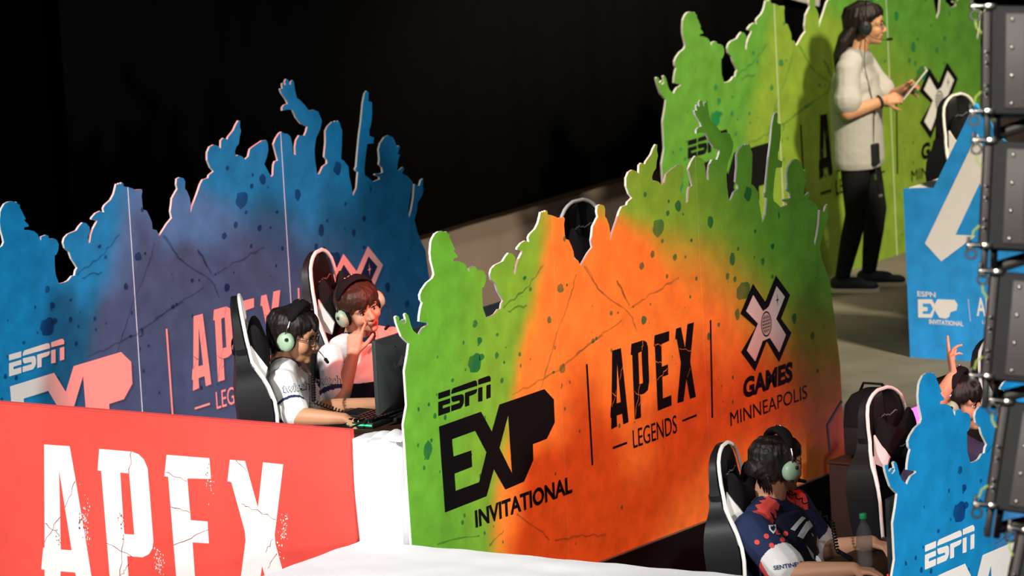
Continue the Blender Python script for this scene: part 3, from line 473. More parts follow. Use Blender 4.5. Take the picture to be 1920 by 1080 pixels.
# ---------------------------------------------------------------- tables
def table(name, label, x0, x1, y0, y1, z0, top, m):
    t = thing(name, label, 'table', ((x0 + x1) / 2, (y0 + y1) / 2, z0))
    MB().box(((x0 + x1) / 2, (y0 + y1) / 2, top - .015), (x1 - x0, y1 - y0, .03), bev=.004).build('tabletop', m, t)
    for x in (x0 + .06, x1 - .06):
        for y in (y0 + .1, y1 - .1): MB().cap((x, y, z0 + .017), (x, y, top - .03), .016, .016).build('leg', 'plastic', t)
    return t
table('gaming_table', 'long dark table in front of the two players in white jerseys', -.72, -.075, .10, 3.6, 0, .835, 'deskwood')
table('gaming_table', 'dark table holding the water bottle by the navy jersey player', 1.86, 2.54, -.2, 3.2, -.4, .378, 'deskwood')
def cloth(name, label, path, z0, z1, top, seed):
    rnd = random.Random(seed); P = []
    for i in range(len(path) - 1):
        a, b = V(path[i]), V(path[i + 1])
        for k in range(10): P.append(a.lerp(b, k / 10))
    P.append(V(path[-1])); n = len(P); nz = 18; rs = []
    for k in range(nz + 1):
        z = z1 + (z0 - z1) * k / nz; row = []
        for i, p in enumerate(P):
            f = noise.noise(V((p.x * 9 + seed, p.y * 9, z * 2.2))) * .020 + noise.noise(V((p.x * 30, seed, z * 4))) * .009
            row.append(V((p.x + f * .5, p.y - abs(f) * .8, z + (.004 * math.sin(i * .7) if k == nz else 0))))
        rs.append(row)
    mb = MB(); mb.rings(rs, caps=False, close=False)
    inner = [[V((p.x, p.y + d, z1 + .004 + .006 * noise.noise(V((p.x * 14, d * 14, seed))) * (1 if d else 0))) for p in P] for d in (0, .03, .08, .14, top)]
    inner[0] = rs[0]; mb.rings(inner, caps=False, close=False)
    o = mb.build(name, 'cloth', fixn=False, loc=(path[0][0], path[0][1], z0)); q = o.modifiers.new('s', 'SOLIDIFY'); q.thickness = .003
    return tag(o, label, 'tablecloth')
cloth('tablecloth', 'white cloth hanging over the table end between red board and green wall', [(-.252, -.035), (-.16, -.05), (-.142, -.095), (-.126, -.085), (-.095, -.02), (-.06, .02), (-.018, .085)], .36, .85, .16, 4)
# crumpled fold lying on the table edge
mb = MB(); rs = []
for i in range(13):
    x = -.19 + .175 * i / 12
    rs.append([V((x, -.02 + .16 * k / 8, .846 + (.022 + .012 * math.sin(i * 1.3)) * math.sin(math.pi * k / 8) * (0.5 + .5 * math.sin(math.pi * i / 12)))) for k in range(9)])
mb.rings(rs, caps=False, close=False); o = mb.build('cloth_fold', 'cloth', fixn=False, loc=(-.1, .05, .845)); q = o.modifiers.new('s', 'SOLIDIFY'); q.thickness = .003
tag(o, 'crumpled white cloth fold on the table edge beside the keyboard', 'cloth')
t = thing('draped_table', 'white draped table top along the bottom, below the green and orange wall', 'table', (.85, -.65, -.4))
mb = MB(); nx, ny = 40, 24; rs = []
for j in range(ny + 1):
    y = -.04 - 1.2 * j / ny
    rs.append([V((-.24 + 2.2 * i / nx, y, .398 + .006 * noise.noise(V((i * .35, j * .35, 2))) + .012 * math.exp(-((i - 21) / 3) ** 2 - ((j - 3) / 2.2) ** 2) * math.sin(j))) for i in range(nx + 1)])
mb.rings(rs, caps=False, close=False); mb.build('cloth_top', 'cloth', t, fixn=False)
MB().box((.86, -.64, -.005), (2.19, 1.19, .78)).build('cloth_skirt', 'cloth', t, smooth=False)

# ---------------------------------------------------------------- blue sign desk
YS = 6.209
t = thing('sign_desk', 'blue desk front with a large white arrow mark and pink lettering', 'sign', (-.2, YS, 0))
prof = [(-1.108, 0.0), (.9, 0.0), (.9, .93), (-.33 + .05, .93), (-.655, 1.375), (SIGN[1][0], SIGN[1][1]), (SIGN[0][0], SIGN[0][1])]
a = [V((x, YS, z)) for x, z in prof]; b = [q + V((0, .03, 0)) for q in a]
MB().rings([a, b]).build('front_board', 'signblue', t, smooth=False)
MB().box((-.1, YS + .21, .455), (1.98, .36, .905)).build('desk_body', 'edge', t, smooth=False)
Ms = lambda lay: (lambda x, z: V((x, YS - .0006 - .0008 * lay, z)))
mb = MB(); [mb.poly(l, Ms(1)) for l in SIGN_MARK]; mb.build('arrow_mark', 'white', t, smooth=False, fixn=False)
mb = MB(); text_fit(mb, 'ESPN', Ms(1), -1.047, -.936, .332, .360, offset=.02); mb.build('network_lettering', 'white', t, smooth=False, fixn=False)
mb = MB(); [mb.poly(l, Ms(1)) for l in SIGN_EXP]; text_fit(mb, 'INVITATIONAL', Ms(1), -.982, -.775, .186, .212, offset=.03); mb.build('event_lettering', 'white', t, smooth=False, fixn=False)
mb = MB(); mb.poly([[(-.741, .333), (-.738, .333), (-.730, .215), (-.733, .215)]], Ms(1)); text_fit(mb, 'APEX', Ms(1), -.692, -.50, .246, .345, offset=.02); text_fit(mb, 'LEGENDS', Ms(1), -.66, -.53, .205, .225); mb.build('title_lettering', 'white', t, smooth=False, fixn=False)

# ---------------------------------------------------------------- chairs
def lerp_tab(tab, x):
    for (a, p), (b, q) in zip(tab, tab[1:]):
        if x <= b: return p + (q - p) * (x - a) / (b - a)
    return tab[-1][1]
def make_chair(label, group):
    t = thing('gaming_chair', label, 'chair', (0, 0, 0), 0, group)
    tilt = Matrix.Translation((-.25, 0, .46)) @ Matrix.Rotation(R(-4), 4, 'Y')
    HW = [(0, .23), (.15, .25), (.35, .272), (.46, .275), (.54, .245), (.60, .185), (.66, .165), (.74, .16), (.80, .135), (.835, .095), (.852, .04)]
    BO = [(0, .07), (.2, .10), (.42, .12), (.52, .09), (.60, .035), (.70, .022), (.852, .010)]
    TH = [(0, .055), (.3, .065), (.48, .065), (.58, .045), (.7, .036), (.82, .032), (.852, .025)]
    zs = [0, .04, .1, .2, .3, .38, .44, .5, .54, .57, .60, .64, .7, .76, .80, .825, .84, .852]
    rs = []
    for z in zs:
        h, b, th = lerp_tab(HW, z), lerp_tab(BO, z), lerp_tab(TH, z); f = []
        for i in range(13):
            s = -1 + 2 * i / 12; f.append(V((b * abs(s) ** 2.6 + .012 * math.cos(s * 9) * (z > .05), h * s, z)))
        k = [V((-th * (1 - .25 * (s / 1.0) ** 2), h * s * 1.02, z)) for s in [1 - 2 * i / 8 for i in range(9)]]
        rs.append(f + k)
    back = MB().rings(rs).xf(tilt).build('backrest', 'leather', t)
    pts = [V((lerp_tab(BO, z) + .004, lerp_tab(HW, z) * 1.0, z)) for z in zs[1:]]
    pts = [p for p in pts] + [V((p.x, -p.y, p.z)) for p in reversed(pts)]
    MB().tube(pts, .0085, 8).xf(tilt).build('piping', 'piping', back)
    for s in (-1, 1):   # pale shoulder inserts on the bolsters
        q = [[V((lerp_tab(BO, z) + .010, s * (lerp_tab(HW, z) - .012), z)), V((lerp_tab(BO, z) * .35 + .022, s * (lerp_tab(HW, z) * .72), z)), V((lerp_tab(BO, z) * .35 + .002, s * (lerp_tab(HW, z) * .72), z)), V((lerp_tab(BO, z) - .01, s * (lerp_tab(HW, z) - .012), z))] for z in (.45, .49, .53, .57)]
        MB().rings(q).xf(tilt).build('shoulder_insert', 'whiteleather', back)
    for s in (-1, 1):   # belt slots
        MB().tube([(.03, s * .06, .57), (.03, s * .125, .575), (.03, s * .115, .62), (.03, s * .07, .615)], .007, 8, closed=True).xf(tilt).build('slot_rim', 'plastic', back)
    # headrest pillow: bow-tie with raised wing tips
    rs = []
    for i in range(17):
        s = -1 + 2 * i / 16; hh = .075 + .035 * abs(s) ** 1.3; dd = .045 - .012 * abs(s) ** 3; zc = .60 + .055 * abs(s) ** 2; yy = .135 * s; k = 1 if 0 < i < 16 else .45
        rs.append([V((.075 - .015 * s * s + dd * k * math.cos(a), yy, zc + hh * k * math.sin(a) * (1.0))) for a in [2 * math.pi * j / 14 for j in range(14)]])
    pil = MB().rings(rs).xf(tilt).build('headrest_pillow', 'fabricblk', t)
    for s in (-1, 1):
        c = V((.05, s * .152, .565)); MB().rings([[V((.03, s * (.137 + d), .535)), V((.085, s * (.130 + d), .51)), V((.102, s * (.123 + d), .56)), V((.04, s * (.135 + d), .665))] for d in (0, .012)]).xf(tilt).build('pillow_side_patch', 'whiteleather', pil)
    mb = MB(); rnd = random.Random(2)
    for i in range(7):   # embroidered mark, strokes only
        y = .055 - .018 * i; mb.cap((.121, y, .60 + rnd.uniform(-.006, .006)), (.121, y - .012, .60 + rnd.uniform(-.006, .006)), .0022, .0022, 6)
    mb.xf(tilt).build('embroidered_mark', 'greymark', pil)
    mb = MB()
    for i in range(9):
        y = .075 - .018 * i; mb.cap((.030, y, .735 + rnd.uniform(-.007, .007)), (.030, y - .013, .735 + rnd.uniform(-.007, .007)), .0025, .0025, 6)
    mb.xf(tilt).build('stitched_mark', 'greymark', back)
    z = .645; h, b, th = lerp_tab(HW, z), lerp_tab(BO, z), lerp_tab(TH, z)
    ry, x0, x1 = h + .010, -th - .008, b + .016; xc, rx = (x0 + x1) / 2, (x1 - x0) / 2; sq = lambda v: math.copysign(abs(v) ** .55, v)
    ring = [(xc + rx * sq(math.cos(a)), ry * sq(math.sin(a)), z) for a in [2 * math.pi * k / 36 for k in range(36)]]
    MB().rings([[V(p) + V((0, 0, d)) for p in ring] for d in (-.012, .012)], caps=False).xf(tilt).build('pillow_strap', 'fabricblk', pil)
    # seat
    rs = []
    for x, hw, zt, bo in [(-.26, .20, .455, .02), (-.2, .24, .475, .05), (0, .255, .475, .06), (.15, .255, .48, .055), (.24, .235, .475, .035), (.27, .20, .455, .0)]:
        f = [V((x, hw * s, zt + bo * abs(s) ** 3)) for s in [-1 + 2 * i / 10 for i in range(11)]]; k = [V((x, hw * s, zt - .10)) for s in [1 - 2 * i / 6 for i in range(7)]]; rs.append(f + k)
    MB().rings(rs).build('seat', 'leather', t)
    for s in (-1, 1):
        arm = MB().box((-.02, s * .31, .68), (.27, .085, .03), bev=.012).build('armrest', 'plastic', t)
        MB().cap((-.02, s * .31, .41), (-.02, s * .31, .67), .022, .018).box((-.02, s * .26, .39), (.06, .16, .03)).build('armrest_post', 'plastic', arm)
    MB().cap((0, 0, .10), (0, 0, .38), .028, .022).build('gas_column', 'plastic', t)
    base = MB()
    for k in range(5):
        a = R(72 * k + 18); d = V((math.cos(a), math.sin(a), 0)); base.cap(d * .03 + V((0, 0, .105)), d * .31 + V((0, 0, .075)), .03, .02)
    bo = base.build('star_base', 'plastic', t)
    for k in range(5):
        a = R(72 * k + 18); d = V((math.cos(a), math.sin(a), 0)); n = V((-d.y, d.x, 0)); c = d * .31 + V((0, 0, .031))
        MB().lathe([(.0, -.025), (.026, -.025), (.031, -.02), (.031, .02), (.026, .025), (0, .025)], c, n, 16).build('caster', 'plastic', bo)
    return t
CH = [
 ('black gaming chair with white piping behind the player in glasses', (-.785, .40, 0), 36, 1.06),
 ('black gaming chair behind the player touching their mouth', (-1.0, 1.28, 0), 15, 1.08),
 ('empty black gaming chair half hidden behind the green and orange wall', (-.67, 2.86, 0), -6, 1.06),
 ('black gaming chair behind the navy jersey player', (1.70, .42, -.4), 16, .965),
 ('black gaming chair with white pillow patches, second in the right pod', (1.76, 1.57, -.4), -2, .97),
 ('black gaming chair beside the speaker column, furthest in the right pod', (1.73, 2.62, -.4), -8, 1.0),
 ('black chair with cream piping behind the blue arrow sign', (-1.06, 7.22, 0), -4, .95),
]
ch0 = make_chair(CH[0][0], 'gaming chairs of the pods')
for i, (lab, loc, rz, sz) in enumerate(CH):
    c = ch0 if i == 0 else copy_tree(ch0)
    c['label'] = lab; c.location = loc; c.rotation_euler = (0, 0, R(rz)); c.scale = (1, 1, sz)

# ---------------------------------------------------------------- monitors and desk things
def monitor(label, c, yaw, h0, w_, h_, back):
    """screen faces -x; c = foot on the table"""
    t = thing('monitor', label, 'monitor', c, R(yaw)); Wm = Matrix.LocRotScale(t.location, t.rotation_euler, None)
    z0 = h0; mb = MB().box((0, 0, z0 + h_ / 2), (.022, w_, h_), bev=.004).rings([[V((.011, y * w_ / 2, z0 + h_ / 2 + z * h_ / 2)) for y, z in ((-.99, -.98), (.99, -.98), (.99, .98), (-.99, .98))], [V((.05, y * w_ / 2, z0 + h_ / 2 + z * h_ / 2)) for y, z in ((-.8, -.7), (.8, -.7), (.8, .7), (-.8, .7))]])
    sh = mb.xf(Wm).build('housing', 'gunmetal', t)
    MB().box((-.0115, 0, z0 + h_ / 2 + .008), (.002, w_ - .02, h_ - .035)).xf(Wm).build('screen', 'screen', t, smooth=False)
    MB().box((.06, 0, .17), (.03, .05, .34), bev=.006).xf(Wm).build('stand_column', 'plastic', t)
    MB().box((.03, 0, .009), (.18, .26, .018), bev=.006).xf(Wm).build('stand_foot', 'plastic', t)
    mb = MB()
    for a, b in (((-.32, .46), (-.28, .06)), ((-.28, .0), (-.24, -.42))):
        mb.cap((.040, a[0] * w_, z0 + h_ / 2 + a[1] * h_ * .8), (.046, b[0] * w_, z0 + h_ / 2 + b[1] * h_ * .8), .006, .006, 6)
    mb.xf(Wm).build('vent_groove', 'screen', sh)
    if back:
        mb = MB(); T = lambda y, z: Wm @ V((.0512, y, z)); zc = z0 + h_ * .66
        text_fit(mb, 'REPUBLIC OF', T, -.135, .02, zc + .003, zc + .019, offset=.01); text_fit(mb, 'GAMERS', T, -.135, -.03, zc - .020, zc - .004, offset=.01)
        for k in range(3): mb.poly([[(-.20 + .012 * k, zc - .018), (-.152 + .004 * k, zc + .026 - .012 * k), (-.146 + .002 * k, zc + .026 - .012 * k), (-.182 + .012 * k, zc - .018)]], T)
        mb.poly([[(-.222, zc + .004), (-.204, zc - .022), (-.196, zc - .018), (-.212, zc + .004)]], T)
        mb.build('maker_mark', 'silver', sh, smooth=False, fixn=False)
    return t
monitor('dark monitor seen from behind with silver mark, by the white cloth', (-.31, .52, .835), 0, .06, .58, .335, True)
monitor('dark monitor whose top corner shows behind the raised cutout hand', (-.30, 1.32, .835), 0, .06, .58, .335, False)
t = monitor('thin dark monitor edge left of the bright blue wall', (2.40, .28, .378), 3, .06, .60, .335, False)
MB().ell((2.405, -.022, .452), (.004, .003, .004)).build('power_light', 'redled', t)
def keyboard(label, c, rz):
    t = thing('keyboard', label, 'keyboard', c, R(rz)); Wm = Matrix.LocRotScale(t.location, t.rotation_euler, None)
    MB().box((0, 0, .012), (.14, .44, .024), bev=.005).xf(Wm).build('case', 'plastic', t)
    mb = MB()
    for i in range(5):
        for j in range(15): mb.box((-.052 + .026 * i, -.20 + .0285 * j, .031), (.019, .021, .014), bev=.003)
    mb.xf(Wm).build('keys', 'screen', t)
    mb = MB()
    for i in range(4): mb.box((-.039 + .026 * i, 0, .0252), (.004, .41, .002))
    mb.box((0, -.2215, .014), (.13, .003, .006)).box((-.0715, 0, .012), (.003, .42, .005)).xf(Wm).build('glow_strip', 'green_led', t, smooth=False)
    return t
keyboard('dark keyboard with green glow next to the white cloth fold', (-.42, .44, .836), 4)
tag(MB().box((-.55, .42, .838), (.24, .55, .004)).build('mouse_mat', 'fabricblk', smooth=False, loc=(-.55, .42, .836)), 'black mouse mat under the hands of the player in glasses', 'mouse mat')
mb = MB(); rs = [[V((-.47 + .055 * c_ * k, .27 + .032 * s_ * k, .841 + z)) for c_, s_ in [(math.cos(a), math.sin(a)) for a in [2 * math.pi * i / 16 for i in range(16)]]] for k, z in ((1, 0), (1.05, .012), (.9, .028), (.5, .036), (.1, .038))]
tag(MB().rings(rs).build('mouse', 'plastic', loc=(-.47, .27, .840)), 'dark computer mouse under a hand at the red board edge', 'mouse')
tag(MB().tube([(-.46, .2, .85), (-.40, .14, .852), (-.36, .24, .875), (-.33, .40, .905), (-.30, .52, .915)], .005, 8).build('black_cable', 'plastic', loc=(-.46, .2, .845)), 'black cable running from the hand past the dark monitor foot', 'cable')
# bottle
c = V((2.07, .36, .378)); t = thing('water_bottle', 'clear water bottle with green cap on the right table', 'bottle', c)
prof = [(.0, .0), (.030, .002), (.034, .012), (.032, .05), (.034, .09), (.0335, .13), (.030, .16), (.018, .185), (.013, .195), (.013, .21)]
MB().lathe(prof, c).build('bottle_body', 'bottle', t)
MB().lathe([(.0, .004), (.030, .006), (.031, .05), (.031, .075), (0, .075)], c).build('water', 'water', t)
MB().lathe([(.0345, .085), (.0350, .088), (.0345, .125), (.0340, .128)], c).build('label_band', 'label', t)
MB().lathe([(.0, .208), (.016, .208), (.0165, .226), (.014, .230), (0, .230)], c).build('bottle_cap', 'cap', t)
t = thing('small_box', 'small black box with white top label behind the bottle', 'box', (2.10, .62, .378))
MB().box((2.10, .62, .423), (.07, .07, .09), bev=.004).build('box_body', 'plastic', t)
MB().rings([[V((2.10 + x, .62 + y, .469 + (x + .03) * .0)) for x, y in ((-.03, -.03), (.03, -.03), (.03, .03), (-.03, .03))], [V((2.10 + x, .62 + y, .4705)) for x, y in ((-.03, -.03), (.03, -.03), (.03, .03), (-.03, .03))]]).build('paper_label', 'whiteleather', t, smooth=False)
t = thing('equipment_case', 'dark brown equipment case on the floor behind the right pod table', 'case', (.70, 3.15, -.4))
MB().box((.70, 3.20, -.115), (.78, .42, .57), bev=.012).build('case_body', 'case', t)
MB().box((.70, 3.20, .176), (.79, .43, .014), bev=.004).build('case_lid', 'deskwood', t)
for s in (-1, 1): MB().tube([(.70 + s * .2 - .06, 2.99, .05), (.70 + s * .2 - .06, 2.96, .05), (.70 + s * .2 + .06, 2.96, .05), (.70 + s * .2 + .06, 2.99, .05)], .007).build('case_handle', 'metal', t)
t = thing('backpack', 'black rounded backpack standing on the brown equipment case', 'bag', (.46, 3.2, .183))
mb = MB()
mb.rings([[V((.46 + rx * .5 * math.copysign(abs(math.cos(a)) ** .7, math.cos(a)), 3.2 + ry * math.copysign(abs(math.sin(a)) ** .7, math.sin(a)), .184 + z)) for a in [2 * math.pi * k / 20 for k in range(20)]] for z, rx, ry in ((0, .24, .09), (.03, .30, .11), (.15, .31, .115), (.24, .29, .11), (.29, .22, .09), (.315, .12, .05))])
mb.build('bag_body', 'fabricblk', t)
MB().box((.46, 3.075, .27), (.2, .05, .14), bev=.02).build('front_pocket', 'leather', t)
MB().tube([(.38, 3.20, .485), (.40, 3.20, .525), (.50, 3.20, .525), (.53, 3.20, .485)], .012, flat=.5).build('top_handle', 'fabricblk', t)
MB().tube([(.30, 3.16, .44), (.25, 3.10, .33), (.27, 3.08, .21)], .013, flat=.4).build('shoulder_strap', 'leather', t)
t = thing('light_tube', 'magenta glowing light tube behind the right pod chairs', 'lamp', (.14, 4.5, -.4))
MT['magenta'] = mat('magenta_glow', l=(1, .12, .62), emit=2.2, var=0)
MB().cap((.14, 3.85, .14), (.14, 5.2, .14), .07, .07).build('glowing_tube', 'magenta', t)
for y in (4.0, 4.9): MB().cap((.14, y, -.385), (.14, y, .06), .012, .012).box((.14, y, -.392), (.2, .2, .016)).build('tube_stand', 'plastic', t)
# ---------------------------------------------------------------- people
def headM(c, yaw, pitch, roll=0, s=1.0):
    return Matrix.Translation(V(c)) @ Matrix.Rotation(R(yaw), 4, 'Z') @ Matrix.Rotation(R(pitch), 4, 'Y') @ Matrix.Rotation(R(roll), 4, 'X') @ Matrix.Scale(s, 4)
def add_head(mb, H, wide=1.0):
    h = MB()
    h.ell((-.015, 0, .035), (.098, .076 * wide, .088)); h.ell((.030, 0, -.025), (.064, .064 * wide, .085)); h.ell((.045, 0, -.072), (.043, .047 * wide, .042))
    h.ell((.078, 0, -.094), (.019, .024, .018)); h.cap((.062, -.040, .022), (.062, .040, .022), .022, .022); h.ell((.070, 0, .045), (.026, .055, .035))
    for s in (-1, 1):
        h.ell((.056, s * .040 * wide, -.030), (.034, .028, .034)); h.ell((-.004, s * .078 * wide, -.012), (.021, .009, .033)); h.ell((.004, s * .074 * wide, -.028), (.012, .010, .016))
        h.ell((.101, s * .011, -.034), (.010, .010, .008)); h.cap((.076, s * .018, .020), (.078, s * .045, .018), .010, .007)
    h.cap((.086, 0, .012), (.110, 0, -.026), .009, .013); h.ell((.111, 0, -.029), (.013, .013, .011))
    h.cap((.092, -.017, -.061), (.092, .017, -.061), .007, .007); h.ell((.096, 0, -.059), (.009, .015, .006)); h.cap((.089, -.014, -.071), (.089, .014, -.071), .008, .008)
    h.xf(H); mb.add(h.v, h.f)
def add_face(H, body, brow='hairblk', wide=1.0):
    for s in (-1, 1):
        e, _ = None, None
        e = MB().ell((.0755, s * .032, .003), (.0125, .0145, .0085)).xf(H).build('eye', 'eyewhite', body)
        MB().ell((.0868, s * .0315, .002), (.0022, .0062, .0062)).xf(H).build('iris', 'iris', e)
        MB().tube([(.0855, s * .017, .010), (.0885, s * .031, .0135), (.082, s * .047, .006)], [.002, .0032, .002], 6).xf(H).build('eyelid', 'iris', e)
        MB().tube([(.089, s * .014, .024), (.0905, s * .032, .030), (.083, s * .050, .023)], [.0035, .0045, .002], 6).xf(H).build('eyebrow', brow, body)
def lipfn(H, also=None):
    I = H.inverted()
    def f(p, n):
        q = I @ p
        if q.x > .083 and abs(q.y) < .024 - abs(q.z + .066) * .6 and -.079 < q.z < -.054: return 1
        return 0
    return f
def hand(mb, wr, fwd, back, thumb, curls, spread=.12, sc=1.0, tcurl=.4):
    """palm, four unequal fingers with two bends each and a thumb from the side of the palm"""
    f = V(fwd).normalized(); n = V(back); n = (n - f * n.dot(f)).normalized(); s = f.cross(n) * thumb; w0 = V(wr); k = sc
    offs = (.028, .009, -.010, -.027); lens = (.072, .080, .075, .058); kn = (.088, .092, .087, .078); rad = (.0092, .0096, .0090, .0080)
    for i in range(4):
        b = w0 + s * offs[i] * k + f * kn[i] * k; mb.cap(w0 + s * offs[i] * .6 * k + f * .012 * k, b, .0145 * k, .0118 * k)
    mb.ell(w0 + f * .045 * k, (.030 * k, .030 * k, .014 * k), Matrix((f, s, n)).transposed())
    mb.ell(w0 + f * .038 * k + s * .022 * k - n * .006 * k, (.028 * k, .016 * k, .014 * k), Matrix((f, s, n)).transposed())
    for i in range(4):
        p = w0 + s * offs[i] * k + f * kn[i] * k; d = (f + s * spread * (1.2 - i * .8)).normalized(); a = 0; L = lens[i] * k; c = curls[i]
        for j, (fr, ca) in enumerate(((.44, .9), (.31, 1.1), (.25, .7))):
            a += c * ca; dd = d * math.cos(a) - n * math.sin(a); q = p + dd * L * fr; mb.cap(p, q, rad[i] * k * (1 - .09 * j), rad[i] * k * (1 - .09 * (j + 1)), 10); p = q
    p = w0 + s * .022 * k + f * .022 * k - n * .004 * k; a = .75
    for j, (L, r0, r1) in enumerate(((.042, .0140, .0115), (.034, .0110, .0100), (.026, .0098, .0080))):
        dd = (f * math.cos(a) + s * math.sin(a) - n * (.25 + tcurl * j * .5)).normalized(); q = p + dd * L * k; mb.cap(p, q, r0 * k, r1 * k, 10); p = q; a -= tcurl * .55
def frame(f, s):
    f = V(f).normalized(); s = V(s); s = (s - f * s.dot(f)).normalized(); return Matrix((f, s, f.cross(s))).transposed()
def torso(mb, hip, chest, neck, rs, ls, g=0.0, bulk=1.0, low=0.0):
    hip, chest, neck, rs, ls = map(V, (hip, chest, neck, rs, ls)); up = (chest - hip).normalized(); side = (ls - rs).normalized(); fr = side.cross(up).normalized(); side = up.cross(fr)
    M = Matrix((fr, side, up)).transposed()
    t0 = -.05 - low / max(.1, (chest - hip).length); L = (chest - hip).length; rs_ = []
    for i in range(15):
        u = i / 14; t = t0 + (1.30 - t0) * u; c = hip.lerp(chest, t) ; tt = min(1, max(0, t))
        rx = (.122 + .010 * tt - .006 * math.sin(math.pi * tt)); ry = (.168 + .006 * tt - .008 * math.sin(math.pi * tt)); k = 1 if .04 < u < .75 else (.93 if u <= .04 else 1 - (u - .75) * 1.3)
        rs_.append([c + M @ V(((rx * bulk + g) * k * math.copysign(abs(math.cos(a)) ** .85, math.cos(a)), (ry * bulk + g) * k * math.copysign(abs(math.sin(a)) ** .85, math.sin(a)), 0)) for a in [2 * math.pi * q / 28 for q in range(28)]])
    mb.rings(rs_)
    top = rs.lerp(ls, .5); mb.cap(rs, ls, .056 + g * .7, .056 + g * .7, 14)
    mb.cap(chest.lerp(top, .3) - side * .09, chest.lerp(top, .3) + side * .09, .095 + g, .095 + g, 14)
    mb.cap(rs.lerp(neck, .35), neck - (neck - top) * (.15 if g == 0 else .42), .050 + g, .052 + g); mb.cap(ls.lerp(neck, .35), neck - (neck - top) * (.15 if g == 0 else .42), .050 + g, .052 + g)
    return M
def person(name, label, base, P, skin, hairm, hairparts=None, brow='hairblk', voxel=.0055):
    t = thing(name, label, 'person', base)
    H = headM(P['head'], P['yaw'], P['pitch'], P.get('roll', 0), P.get('hs', 1.0)); t_ = MB()
    add_head(t_, H, P.get('wide', 1.0)); hb = H @ V((-.022, 0, -.055)); t_.cap(hb, V(P['neck']), .056 * P.get('nk', 1), .062 * P.get('nk', 1))
    torso(t_, P['hip'], P['chest'], P['neck'], P['R'][0], P['L'][0], 0, P.get('bulk', 1) * .94)
    for sd, k in (('R', 1), ('L', -1)):
        sh, el, wr = P[sd][:3]; th = P.get('arm', 1.0); t_.chain([sh, V(sh).lerp(V(el), .45), el], [.052 * th, .047 * th, .040 * th]); t_.chain([el, V(el).lerp(V(wr), .3), wr], [.040 * th, .041 * th, .027 * th])
        hd = P[sd][3]; hand(t_, wr, hd[0], hd[1], hd[2], hd[3], hd[4] if len(hd) > 4 else .1, P.get('hsz', 1.0))
    body, bv = blob(t_, 'body', [skin, 'lips'], t, voxel, 3, lipfn(H))
    add_face(H, body, brow)
    return t, body, H, bv
def shirt(t, P, mats, pick, name='jersey', g=.016, sl=.62, voxel=.006, drop=0.0, loose=.012):
    mb = MB(); torso(mb, P['hip'], P['chest'], P['neck'], P['R'][0], P['L'][0], g, P.get('bulk', 1), drop)
    for sd in 'RL':
        sh, el = V(P[sd][0]), V(P[sd][1]); e = sh.lerp(el, sl); th = P.get('arm', 1.0)
        mb.chain([sh, sh.lerp(e, .6), e], [.056 * th + g * .7, .055 * th + g * .7, .052 * th + g * .7 + loose])
    # cloth folds
    return blob(mb, name, mats, t, voxel, 4, pick)
def legs(t, P, m='trouser'):
    mb = MB(); hip = V(P['hip'])
    for sd, k in (('RL_', -1), ('LL_', 1)):
        hp, kn, an = P[sd]; mb.chain([hp, V(hp).lerp(V(kn), .5), kn], [.092, .080, .062]); mb.chain([kn, V(kn).lerp(V(an), .35), an], [.062, .060, .042])
    mb.ell(hip + V((0, 0, -.04)), (.13, .175, .12), Matrix.Rotation(R(P.get('hipyaw', 0)), 3, 'Z'))
    return blob(mb, 'trousers', m, t, .009, 4)
def shoes(t, P):
    for sd in ('RL_', 'LL_'):
        an = V(P[sd][2]); to = V(P[sd + 'toe']); f = (to - an); f.z = 0; f.normalize(); M = frame(f, (-f.y, f.x, 0)); z0 = P['floor']
        mb = MB(); a = V((an.x, an.y, z0)); mb.cap(a + f * -.03 + V((0, 0, .055)), a + f * .10 + V((0, 0, .045)), .042, .040); mb.ell(a + f * .155 + V((0, 0, .035)), (.055, .043, .030), M); mb.cap(an + V((0, 0, -.02)), a + V((0, 0, .06)), .042, .042)
        sh, _ = blob(mb, 'shoe', 'shoe', t, .007, 3)
        so = [[a + f * x * 1.0 + M @ V((0, y, 0)) + V((0, 0, z)) for x, y in ((-.085, 0), (-.07, .03), (0, .038), (.09, .042), (.16, .044), (.20, .028), (.215, 0), (.20, -.028), (.16, -.044), (.09, -.042), (0, -.038), (-.07, -.03))] for z in (0.002, .026)]
        MB().rings(so).build('sole', 'sole', sh)
def surf(phi, zz, k=1.0):
    """point on the skull shell: phi 0 = front, zz = height in head frame"""
    c, r = V((-.018, 0, .035)), V((.108, .087, .095)); q = max(0.0, 1 - ((zz - c.z) / r.z) ** 2) ** .5 if abs(zz - c.z) < r.z else 0
    if zz < c.z: q = 1 - .18 * min(1, (c.z - zz) / .12)
    return V((c.x + r.x * q * k * math.cos(phi), r.y * q * k * math.sin(phi), zz))
def hair(t, H, m, rim, seed=1, n=64, thick=.012, crown=(-.02, 0, .128), extra=None, voxel=.0045, sweep=0.0):
    """rim(phi) -> lowest height of the hair there; a shell grown from many tapered locks"""
    rnd = random.Random(seed); mb = MB()
    mb.ell((-.022, 0, .046), (.101, .083, .084)); mb.ell((-.055, 0, .0), (.058, .074, .075))
    for i in range(n):
        phi = -math.pi + 2 * math.pi * (i + rnd.random() * .8) / n; lo = rim(phi) + rnd.uniform(-.012, .012); st = V(crown) + V((rnd.uniform(-.03, .03), rnd.uniform(-.03, .03), -.004)); pts = [st]
        for k in range(1, 6):
            u = k / 5; z = .112 + (lo - .112) * u ** 1.25; pts.append(surf(phi + sweep * u + rnd.uniform(-.05, .05), z, 1.02 + rnd.uniform(0, .06)))
        r = thick * rnd.uniform(.75, 1.25); mb.chain(pts, [r * .9, r * 1.1, r * 1.1, r, r * .75, r * .35], 8)
    for e in (extra or []): mb.chain(*e, 8)
    mb.xf(H); return blob(mb, 'hair', m, t, voxel, 1)
